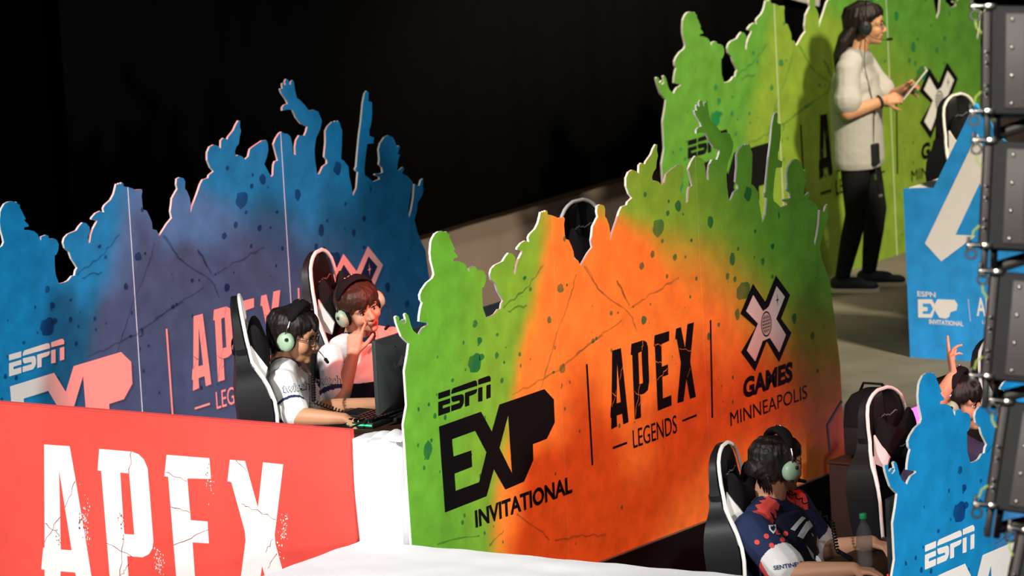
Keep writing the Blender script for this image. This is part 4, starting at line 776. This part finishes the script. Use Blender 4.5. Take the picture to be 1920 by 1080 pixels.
def headset(label, H, base, mic=None, cupm='cup', s=1.0, boom_side=1, pad=True, single=False, tilt=-.005):
    t = thing('headset', label, 'headset', base)
    arc = lambda r, a0, a1, n, x=0.0, rz=1.0: [V((tilt + x, r * math.sin(R(a0 + (a1 - a0) * i / n)), .012 + (r * rz + .022) * math.cos(R(a0 + (a1 - a0) * i / n)))) for i in range(n + 1)]
    T = lambda mb: mb.xf(H)
    band = T(MB().tube(arc(.112, -88, 88, 24), .006, 8, flat=.6)).build('headband', 'chrome', t)
    if pad:
        n = 16; A = arc(.117, -58, 58, n); mb = MB(); rs = []
        for i, p in enumerate(A):
            k = math.sin(math.pi * i / n) ** .4 if 0 < i < n else .25; d = V((0, p.y, p.z - .012)).normalized()
            rs.append([p + V((1, 0, 0)) * (.034 * k * math.cos(a)) + d * (.017 * k * math.sin(a) + .001 * math.sin(i * 3.1)) for a in [2 * math.pi * q / 12 for q in range(12)]])
        T(mb.rings(rs)).build('headband_pad', 'fabricblk', t)
        for k in range(3): T(MB().cap((tilt, (.02 - .02 * k) , .012 + .153 + .006 - .002 * abs(k - 1)), (tilt, .012 - .02 * k, .012 + .153 + .006), .003, .003, 6)).build('band_rivet', 'chrome', band)
    for sd in ((-1, 1) if not single else (-1,)):
        T(MB().tube([(tilt, sd * .112, .055), (tilt - .003, sd * .116, .02), (tilt, sd * .112, -.005)], .0038, 6)).build('slider_rod', 'chrome', band)
        q = V((tilt, sd * .095, -.012))
        c = T(MB().lathe([(0, -.014), (.040, -.014), (.044, -.004), (.0445, .006), (.040, .018), (.030, .026), (.014, .030), (0, .031)], q + V((0, sd * .004, 0)), (0, sd, 0), 28, sx=.9)).build('ear_cup', cupm, t)
        T(MB().lathe([(.024, -.020), (.038, -.022), (.046, -.015), (.046, -.006), (.040, -.002), (.024, -.004)], q, (0, sd, 0), 28, sx=.92)).build('ear_cushion', 'fabricblk', c)
        T(MB().lathe([(0, 0), (.0085, 0), (.0085, .010), (.006, .013), (0, .013)], q + V((.012, sd * .026, .018)), (0, sd, 0), 14)).build('cup_knob', 'plastic', c)
        T(MB().box((q.x - .003, q.y + sd * .021, q.z - .039), (.016, .012, .012), bev=.003)).build('cable_boss', 'plastic', c)
    if mic:
        T(MB().tube(mic, .0022, 6)).build('microphone_boom', 'plastic', t)
        e = V(mic[-1]); d = (e - V(mic[-2])).normalized(); T(MB().cap(e - d * .006, e + d * .022, .0085, .0075, 10)).build('microphone', 'fabricblk', t)
    return t
def glasses(label, H, base):
    t = thing('glasses', label, 'glasses', base)
    for s in (-1, 1):
        L = [V((.104 - .010 * (abs(y) / .05) ** 2, s * y, z)) for y, z in ((.011, .014), (.030, .017), (.050, .014), (.054, .002), (.049, -.016), (.032, -.022), (.016, -.018), (.010, -.004))]
        fr = MB().tube(L, .0022, 6, closed=True).xf(H).build('rim', 'plastic', t)
        MB().add([p + V((0, 0, 0)) for p in L], [tuple(range(8))]).xf(H).build('lens', 'lens', fr, smooth=False)
        MB().tube([(.094, s * .055, .006), (.06, s * .076, .008), (.0, s * .086, .006), (-.02, s * .085, -.01)], .0018, 6).xf(H).build('temple_arm', 'plastic', t)
    MB().tube([(.104, -.010, .004), (.107, 0, .008), (.104, .010, .004)], .002, 6).xf(H).build('bridge', 'plastic', t)
    return t
def coil(pts, r, turns, wire):
    P = [V(p) for p in pts]; out = []; n = turns * 10; seg = len(P) - 1
    for i in range(n + 1):
        u = i / n * seg; k = min(seg - 1, int(u)); p = P[k].lerp(P[k + 1], u - k); d = (P[k + 1] - P[k]).normalized(); a = d.orthogonal().normalized(); b = d.cross(a); w_ = 2 * math.pi * i / 10
        out.append(p + a * r * math.cos(w_) + b * r * math.sin(w_))
    return MB().tube(out, wire, 5)

# ---- player in glasses (left pod, nearest)
PA = dict(head=(-.895, .455, 1.180), yaw=14, pitch=15, neck=(-.965, .45, 1.065), hip=(-.93, .44, .60), chest=(-.955, .445, .90), wide=1.06, hsz=.95,
          R=((-.86, .285, .995), (-.735, .195, .872), (-.50, .245, .866), ((.9, .3, -.10), (0.1, 0, 1), 1, (.35, .4, .45, .5))),
          L=((-1.03, .60, .99), (-.97, .66, .80), (-.47, .60, .872), ((.85, -.3, -.08), (.1, 0, 1), -1, (.35, .4, .4, .45))),
          RL_=((-.86, .35, .56), (-.50, .30, .57), (-.42, .28, .09)), LL_=((-.86, .54, .56), (-.50, .58, .57), (-.42, .58, .09)), RL_toe=(-.2, .28, 0), LL_toe=(-.2, .58, 0), floor=0)
tA, bA, HA, _ = person('person', 'person in glasses, headset and white jersey sitting at the red board', (-.9, .45, 0), PA, 'skin_a', 'hairblk')
def jersey_pick(P, seam, band=True):
    shs = [(V(P[s][0]), V(P[s][1])) for s in 'RL']; nk = V(P['neck'])
    def f(p, n):
        for a, b in shs:
            d = (b - a); t = (p - a).dot(d) / d.length_squared; r = ((p - a) - d * t).length
            if t > .30 and r < .105:
                if .66 < t < .75: return 1
                if t > .3: return 0
        if (p - nk).length < .088 and p.z > nk.z - .03: return 1
        return seam(p)
    return f
sA, vA = shirt(tA, PA, ['jersey', 'navy', 'darknavy'], jersey_pick(PA, lambda p: 2 if (p.x > -.93 and .66 < p.z < .80) or (p.z < .66 and math.sin(p.z * 90 + p.x * 40) > .2) else 0), sl=.82)
rA = (V(PA['R'][1]) - V(PA['R'][0])).normalized()
decal('sleeve_lettering', 'twitch', vA, (-.695, .15, 1.012), (.83, .55, .06), (-.06, 0, 1), .115, .040, 'navyink', sA, (-.55, .81, -.17), offset=.035, off=.003)
decal('sleeve_lettering_fill', 'twitch', vA, (-.695, .15, 1.012), (.83, .55, .06), (-.06, 0, 1), .108, .034, 'white', sA, (-.55, .81, -.17), offset=.012, off=.0055)
legs(tA, PA); shoes(tA, PA)
def rimA(phi):
    a = abs(math.degrees(phi)); return .052 if a < 55 else .052 - .10 * (a - 55) / 45 if a < 100 else -.048 - .045 * min(1, (a - 100) / 40)
hair(tA, HA, 'hairblk', rimA, 3, 70, .0125, sweep=.25)
gA = glasses('thin dark framed glasses on the player nearest the red board', HA, (-.80, .47, 1.17))
hsA = headset('pale green cup headset on the player in glasses', HA, (-.9, .45, 1.28), [(0, .112, -.03), (.05, .115, -.055), (.11, .085, -.075), (.150, .04, -.082)])
I = HA.inverted(); e0 = HA @ V((-.006, -.112, -.058))
coil([e0 + V((.10, .10, -.02)), e0 + V((.13, .04, -.10)), e0 + V((.20, -.06, -.20)), (-.52, .30, .875), (-.47, .36, .85)], .0085, 44, .0030).build('coiled_cord', 'fabricblk', hsA)

# ---- player touching the mouth (left pod, second)
PB = dict(head=(-1.01, 1.12, 1.185), yaw=-26, pitch=8, roll=20, hs=.96, neck=(-1.075, 1.17, 1.035), hip=(-1.06, 1.20, .56), chest=(-1.08, 1.20, .86), bulk=1.02, hsz=1.0,
          R=((-1.09, .985, .97), (-.995, .885, .765), (-.965, .985, .990), ((.03, .20, .95), (.35, -.92, .2), 1, (.30, 1.15, 1.2, 1.25))),
          L=((-1.02, 1.37, .98), (-.83, 1.46, .80), (-.60, 1.32, .868), ((.9, -.3, 0), (0, 0, 1), -1, (.4, .4, .4, .4))),
          RL_=((-.98, 1.08, .53), (-.60, 1.03, .56), (-.50, 1.0, .09)), LL_=((-.98, 1.28, .53), (-.60, 1.34, .56), (-.50, 1.34, .09)), RL_toe=(-.3, 1.0, 0), LL_toe=(-.3, 1.34, 0), floor=0)
tB, bB, HB, _ = person('person', 'person in white jersey resting a finger on their lips, facing the camera', (-1.05, 1.2, 0), PB, 'skin_b', 'hairbrn', brow='hairbrn')
sB, vB = shirt(tB, PB, ['jersey', 'navy', 'darknavy'], jersey_pick(PB, lambda p: 2 if (.76 < p.z < .845 and p.x > -1.14) else (2 if p.z < .72 and math.sin(p.z * 120 + p.y * 60) > .35 else 0)), sl=.62)
sh = (.554, -.814, .12); sv = (-.554, .814, -.17); rt = (.83, .554, 0)
decal('sleeve_lettering', 'twitch', vB, (-1.030, 0.860, 0.890), (.80, .5, -.02), (.05, -.05, 1), .125, .042, 'navyink', sB, sv, offset=.035, off=.003)
decal('sleeve_lettering_fill', 'twitch', vB, (-1.030, 0.860, 0.890), (.80, .5, -.02), (.05, -.05, 1), .118, .036, 'white', sB, sv, offset=.012, off=.0055)
decal('chest_lettering', 'game', vB, (-1.020, 1.030, 0.980), (.35, .2, .9), (-.83, -.4, .3), .10, .022, 'redtext', sB, sv, offset=.02)
decal('shoulder_lettering', 'msi', vB, (-0.925, 1.370, 1.005), (.75, .5, -.35), (.3, .2, .9), .075, .026, 'redtext', sB, sv, offset=.03)
decal('name_lettering', 'HAX', vB, (-0.940, 1.175, 0.950), rt, (0, 0, 1), .060, .022, 'greytext', sB, sv)
decal('belly_lettering', 'COMPLEXITY', vB, (-0.930, 1.150, 0.750), (.83, .554, .12), (0, 0, 1), .20, .030, 'greytext', sB, sv, offset=.02)
st = [(.045 * (1 if i % 2 == 0 else .42) * math.sin(math.pi * i / 5), .055 * (1 if i % 2 == 0 else .42) * math.cos(math.pi * i / 5)) for i in range(10)]
decal('chest_star', None, vB, (-0.910, 1.245, 0.915), rt, (0, 0, 1), 1, 1, 'darknavy', sB, sv, extra=[[st, [(x * .6, y * .6) for x, y in reversed(st)]]])
legs(tB, PB); shoes(tB, PB)
def rimB(phi):
    a = abs(math.degrees(phi)); return .028 if a < 50 else .028 - .075 * (a - 50) / 40 if a < 90 else -.047 - .035 * min(1, (a - 90) / 50)
hair(tB, HB, 'hairbrn', rimB, 8, 80, .0125, sweep=-.35)
headset('dark padded headset on the player touching their lips', HB, (-1.01, 1.12, 1.29), [(0, .112, -.03), (.04, .125, -.07), (.09, .10, -.10), (.125, .05, -.098)])

# ---- navy jersey player (right pod)
PS = dict(nk=1.16, head=(1.600, .462, .762), yaw=66, pitch=6, roll=0, neck=(1.555, .45, .625), hip=(1.56, .44, .17), chest=(1.555, .45, .47), bulk=1.27, wide=1.06, arm=1.28,
          R=((1.61, .215, .53), (1.845, .125, .375), (2.12, .175, .408), ((.95, .2, -.05), (0, 0, 1), 1, (.3, .35, .4, .4))),
          L=((1.53, .68, .53), (1.60, .79, .31), (1.95, .62, .415), ((.95, -.2, -.05), (0, 0, 1), -1, (.3, .35, .4, .4))),
          RL_=((1.62, .33, .13), (2.02, .30, .16), (2.06, .30, -.31)), LL_=((1.62, .55, .13), (2.02, .58, .16), (2.06, .58, -.31)), RL_toe=(2.3, .3, -.4), LL_toe=(2.3, .58, -.4), floor=-.4)
tS, bS, HS, _ = person('person', 'person in navy and coral jersey with hair bun, looking away to the right', (1.6, .45, -.4), PS, 'skin_b', 'hairblk')
rs_, re_ = V(PS['R'][0]), V(PS['R'][1])
def o_red(p, a, b): return (p - a.lerp(b, .80)).dot(V((-.70, 0, -.7))) > .030
def pickS(p, n):
    for s in 'RL':
        a, b = V(PS[s][0]), V(PS[s][1]); d = b - a; t = (p - a).dot(d) / d.length_squared; r = ((p - a) - d * t).length
        if t > .30 and r < .12: return (1 if o_red(p, a, b) else 2) if t > .62 else 0
    q = p - V(PS['neck'])
    # coral yoke: a band running from the collar out along the shoulder, in front of the seam
    for s in 'RL':
        a, b = V(PS['neck']) + V((.050, -.095 if s == 'R' else .095, -.02)), V(PS[s][0]) + V((.02, 0, 0)); d = b - a; t = (p - a).dot(d) / d.length_squared; o = p - a - d * t
        if -.25 < t < .80 and -.012 < o.x + .010 * math.sin(t * 22) < .045 and o.z > -.02: return 1
    if q.x > .08 and abs(q.y) < .16 and p.z < .60: return 3
    return 0
sS, vS = shirt(tS, PS, ['navy', 'coral', 'jersey', 'darknavy'], pickS, sl=.84, g=.018, voxel=.005)
dn = (re_ - rs_).normalized(); so = (-.54, .81, -.2); up_ = V((-.12, 0, .98))
for i, (u, v) in enumerate(((-.075, .005), (-.035, .030), (-.022, -.010), (.012, .044), (.024, .012), (.045, .036))):
    c = [(.011 * math.cos(2 * math.pi * k / 16), .011 * math.sin(2 * math.pi * k / 16)) for k in range(16)]
    decal('sleeve_dot', None, vS, V((1.775, .14, .505)) + V((.83, .55, -.02)) * u * 1.1 + up_ * v, (.83, .55, 0), up_, 1, 1, 'coral', sS, so, extra=[[c]])
decal('sleeve_lettering', 'SENTINELS', vS, (1.850, .10, .422), (.83, .55, .12), (-.22, .1, .95), .125, .018, 'navyink', sS, so, offset=.02)
decal('sleeve_crest', None, vS, (1.755, .15, .562), (.83, .55, 0), (0, 0, 1), 1, 1, 'white', sS, so, extra=[[[(-.018, .016), (.018, .016), (.016, -.004), (0, -.022), (-.016, -.004)], [(-.010, .009), (-.009, -.003), (0, -.012), (.009, -.003), (.010, .009)]]])
sc_ = (-.80, .60, -.12); cr = (.55, .75, 0)
for lp in ([(-.085, .02), (-.03, .105), (-.015, .105), (-.065, .02)], [(-.055, .0), (.0, .115), (.06, -.02), (.04, -.03), (.0, .06), (-.03, -.0)], [(-.02, -.02), (.035, -.06), (.075, -.105), (.045, -.10), (-.0, -.06)], [(.03, -.10), (.07, -.15), (.085, -.125), (.06, -.10)]):
    decal('chest_emblem', None, vS, (1.80, .36, .475), (.60, .40, -.30), (-.1, .1, 1), 1, 1, 'silver', sS, (-.45, .8, -.3), extra=[[lp]])
legs(tS, PS, 'darknavy'); shoes(tS, PS)
def rimS(phi):
    a = abs(math.degrees(phi)); return .055 if a < 60 else .055 - .11 * (a - 60) / 40 if a < 100 else -.055 + .012 * min(1, (a - 100) / 50)
rnd = random.Random(4); bun = [([(-.115, -.012 + .03 * math.cos(a), -.005 + .03 * math.sin(a)), (-.150, -.012 + .022 * math.cos(a + .6), -.005 + .022 * math.sin(a + .6)), (-.160, -.012, -.008)], [.018, .018, .012]) for a in [2 * math.pi * k / 9 for k in range(9)]]
bun += [([(-.10, -.07 + .02 * k, -.04), (-.085, -.075 + .02 * k, -.085), (-.075, -.07 + .02 * k + rnd.uniform(-.01, .01), -.115)], [.009, .007, .003]) for k in range(5)]
hair(tS, HS, 'hairblk', rimS, 12, 76, .012, crown=(-.05, 0, .118), extra=bun)
hsS = headset('black padded headset with pale green cup on the navy jersey player', HS, (1.6, .46, .87), [(0, .112, -.03), (.05, .115, -.055), (.11, .085, -.075), (.145, .04, -.08)])
MB().tube([HS @ V((-.003, -.118, .045)), HS @ V((.03, -.125, .03)), HS @ V((.035, -.12, 0))], .0025, 6).build('cup_wire', 'plastic', hsS)
coil([HS @ V((.03, .10, -.07)), (1.82, .52, .52), (1.90, .42, .42), (1.98, .40, .395)], .008, 30, .003).build('coiled_cord', 'fabricblk', hsS)

# ---- raised-arm player (right pod, behind the bright blue wall)
PR = dict(head=(1.83, 1.62, .82), yaw=10, pitch=4, neck=(1.77, 1.60, .66), hip=(1.66, 1.58, .17), chest=(1.70, 1.59, .48),
          R=((1.78, 1.39, .60), (1.80, 1.40, .80), (1.830, 1.58, .955), ((-.12, -.03, .95), (-.75, -.65, 0), -1, (.12, .06, .55, .75), .55)),
          L=((1.70, 1.80, .59), (1.92, 1.88, .45), (2.12, 1.75, .418), ((.9, -.3, 0), (0, 0, 1), -1, (.4, .4, .4, .4))),
          RL_=((1.72, 1.48, .13), (2.06, 1.46, .16), (2.1, 1.46, -.31)), LL_=((1.72, 1.70, .13), (2.06, 1.72, .16), (2.1, 1.72, -.31)), RL_toe=(2.3, 1.46, -.4), LL_toe=(2.3, 1.72, -.4), floor=-.4)
tR, bR, HR, _ = person('person', 'person raising a bare arm with open fingers above the bright blue wall', (1.7, 1.6, -.4), PR, 'skin_b', 'hairbrn')
shirt(tR, PR, ['purple'], None, sl=.45)
legs(tR, PR); shoes(tR, PR); hair(tR, HR, 'hairblk', rimB, 5, 60)
headset('dark headset on the raised-arm player, glinting beside the forearm', HR, (1.83, 1.62, .93), None)

# ---- standing person with a tablet
PW = dict(head=(-2.325, 7.950, 1.505), yaw=30, pitch=6, neck=(-2.375, 7.915, 1.355), hip=(-2.385, 7.90, .82), chest=(-2.385, 7.90, 1.14), hipyaw=25, hs=.97, bulk=.98, hsz=.92, voxel=.007,
          R=((-2.335, 7.745, 1.275), (-2.300, 7.665, 1.045), (-2.165, 7.835, 1.095), ((.65, .65, .12), (.55, -.75, .35), 1, (.7, .8, .85, .9))),
          L=((-2.430, 8.075, 1.265), (-2.33, 8.15, 1.045), (-2.160, 8.075, 1.13), ((.85, -.25, .35), (.4, .8, .4), -1, (.5, .6, .65, .7))),
          RL_=((-2.36, 7.83, .78), (-2.365, 7.815, .44), (-2.455, 7.785, .085)), LL_=((-2.41, 7.99, .78), (-2.36, 8.03, .45), (-2.41, 8.005, .085)), RL_toe=(-2.30, 7.83, 0), LL_toe=(-2.22, 8.07, 0), floor=0)
tW, bW, HW_, _ = person('person', 'standing person in grey t-shirt and black trousers holding a tablet', (-2.4, 7.9, 0), PW, 'skin_w', 'hairblk')
sW, vW = shirt(tW, PW, ['greyshirt'], None, name='shirt', sl=.72, g=.022, drop=.10, loose=.018, voxel=.0075)
legs(tW, PW); shoes(tW, PW)
def rimW(phi):
    a = abs(math.degrees(phi)); return .060 if a < 60 else .060 - .06 * (a - 60) / 30 if a < 90 else .0 - .13 * min(1, (a - 90) / 40)
tail = [([(-.075, -.06 + .024 * k, -.02), (-.125, -.07 + .028 * k, -.10), (-.150, -.065 + .026 * k, -.19), (-.155, -.055 + .022 * k, -.29 + .012 * (k % 3))], [.032, .036, .030, .008]) for k in range(6)]
hair(tW, HW_, 'hairblk', rimW, 21, 70, .013, extra=tail, voxel=.006)
hw_ = headset('thin black headset with boom microphone on the standing person', HW_, (-2.33, 7.95, 1.62), [(0, -.112, -.03), (.05, -.10, -.065), (.10, -.06, -.078), (.135, -.035, -.075)], cupm='plastic', pad=False)
MB().tube([HW_ @ V((0, -.10, -.05)), (-2.26, 7.80, 1.30), (-2.225, 7.83, 1.05), (-2.24, 7.83, .85), (-2.24, 7.85, .66)], .003, 6).build('headset_cord', 'plastic', hw_)
glasses('dark framed glasses on the standing person', HW_, (-2.24, 8.0, 1.5))
t = thing('tablet', 'thin pale tablet in the hands of the standing person', 'tablet', (-2.1, 8.02, 1.10))
Mt = Matrix.Translation((-2.085, 8.045, 1.165)) @ frame((.45, .30, .62), (-.55, .83, 0)).to_4x4()
MB().box((0, 0, 0), (.215, .15, .008), bev=.003).xf(Mt).build('tablet_case', 'whiteleather', t)
MB().box((0, 0, .0046), (.195, .135, .001)).xf(Mt).build('tablet_screen', 'screen', t, smooth=False)
wr = V(PW['R'][2]); el = V(PW['R'][1]); d = (wr - el).normalized(); a = d.orthogonal().normalized(); b = d.cross(a); c = wr - d * .02
tag(MB().tube([c + a * .034 * math.cos(q) + b * .034 * math.sin(q) for q in [2 * math.pi * k / 20 for k in range(20)]], .009, 6, closed=True, flat=.5).build('wristband', 'plastic', loc=tuple(c)), 'black wristband on the standing person near the tablet', 'wristband')
t = thing('radio_pack', 'black radio pack clipped at the waist of the standing person', 'radio', (-2.22, 7.83, .80))
MB().box((-2.235, 7.835, .79), (.03, .065, .12), bev=.008).build('pack_body', 'plastic', t)
MB().tube([(-2.225, 7.82, .73), (-2.22, 7.815, .66), (-2.225, 7.83, .60), (-2.23, 7.86, .56)], .004, 6).build('pack_cable', 'plastic', t)
MB().box((-2.222, 7.812, .665), (.012, .012, .03)).build('brass_clip', 'metal', t); MB().ell((-2.225, 7.86, .55), (.012, .016, .010)).build('white_plug', 'whiteleather', t)
wl = V(PA['L'][2]); d = (wl - V(PA['L'][1])).normalized(); a = d.orthogonal().normalized(); b = d.cross(a)
tag(MB().tube([wl + a * .031 * math.cos(q) + b * .031 * math.sin(q) for q in [2 * math.pi * k / 20 for k in range(20)]], .016, 6, closed=True, flat=.4).build('green_wristband', 'greenband', loc=tuple(wl)), 'bright green wristband beside the keyboard at the green wall edge', 'wristband')

# ---------------------------------------------------------------- hanging speaker column
e1, e3, e2 = V(cr_), V(cu_), V(cb_)
def speaker(label, p, roll):
    t = thing('line_speaker', label, 'speaker', tuple(p), 0, 'hanging speaker column')
    a = R(roll); x = e1 * math.cos(a) - e3 * math.sin(a); z = e3 * math.cos(a) + e1 * math.sin(a); B = Matrix((x, -e2, z)).transposed().to_4x4(); B.translation = p; t.matrix_world = B; t.rotation_euler = B.to_euler()
    Wm = Matrix.LocRotScale(t.location, t.rotation_euler, None); f = lambda mb, n, m, par=t, sm=True: mb.xf(Wm @ Matrix.Scale(-1, 4, (0, 1, 0))).build(n, m, par, smooth=sm)
    Hh = .345                                                     # local: x right, y to the viewer, z up; origin at the upper front left corner
    f(MB().box((.55, -.19, -Hh / 2), (1.10, .42, Hh), bev=.014), 'cabinet', 'cab')
    g = f(MB().box((.57, .022, -Hh / 2 - .002), (1.05, .012, Hh - .045), bev=.004), 'grille_frame', 'plate')
    f(MB().box((.60, .0295, -Hh / 2 - .004), (.99, .006, Hh - .07)), 'grille', 'grille', g, False)
    for k in range(4):
        f(MB().ell((.066, .030, -.045 - .088 * k), (.006, .004, .007)), 'screw', 'metal', g)
    pl = f(MB().box((-.0135, .0, -Hh / 2 - .005), (.022, .05, Hh - .03), bev=.003), 'rigging_plate', 'plate')
    for k in (-.15, -.185, -.255, -.28):
        f(MB().lathe([(0, 0), (.007, 0), (.007, .004), (.004, .005), (0, .005)], (-.014, .0255, k), (0, 1, 0), 12), 'pin_hole', 'screen', pl)
        f(MB().ell((-.013, .027, k - .009), (.005, .004, .004)), 'bolt', 'metal', pl)
    f(MB().box((-.005, -.02, -Hh - .035), (.020, .035, .11), bev=.003), 'link_arm', 'plastic')
    f(MB().box((.025, -.03, -Hh - .035), (.022, .03, .11), bev=.003), 'link_arm', 'screen')
    f(MB().tube([(.03, -.10, -Hh - .06), (.16, -.12, -Hh - .012), (.6, -.16, -Hh + .02)], .020, 12), 'brace_tube', 'metal')
    for zz, wired in ((-.004, True), (-Hh + .010, False)):
        pn = f(MB().cap((-.060, .008, zz), (.015, .008, zz + .002), .0085, .0085, 10).box((-.002, .02, zz), (.03, .02, .018), bev=.003), 'locking_pin', 'chrome')
        f(MB().cap((-.060, .008, zz - .016), (-.060, .008, zz + .022), .006, .006, 8), 'pin_handle', 'chrome', pn)
        f(MB().tube([(-.05 + .016 * math.cos(q), .014, zz - .028 + .016 * math.sin(q)) for q in [2 * math.pi * k / 14 for k in range(14)]], .004, 6, closed=True), 'pin_ring', 'chrome', pn)
        f(MB().tube([(-.05, .012, zz - .04), (-.046, .014, zz - .065), (-.03, .018, zz - .085)] if wired else [(-.05, .012, zz + .02), (-.046, .012, zz + .045), (-.028, .012, zz + .062)], .0035, 6), 'lanyard', 'yellowwire', pn)
    return t
for lab, p, rl_ in (('topmost black speaker of the hanging column at the right edge', (5.501, -4.436, 3.5), .6), ('second black speaker from the top of the hanging column', (5.527, -4.506, 3.083), 2.8),
                  ('third black speaker from the top of the hanging column', (5.566, -4.566, 2.675), 5.2), ('fourth black speaker, partly outside the right edge', (5.615, -4.619, 2.27), 8.6),
                  ('lowest black speaker with only its pins showing at the right edge', (5.688, -4.665, 1.87), 11.5)):
    speaker(lab, V(p), rl_)
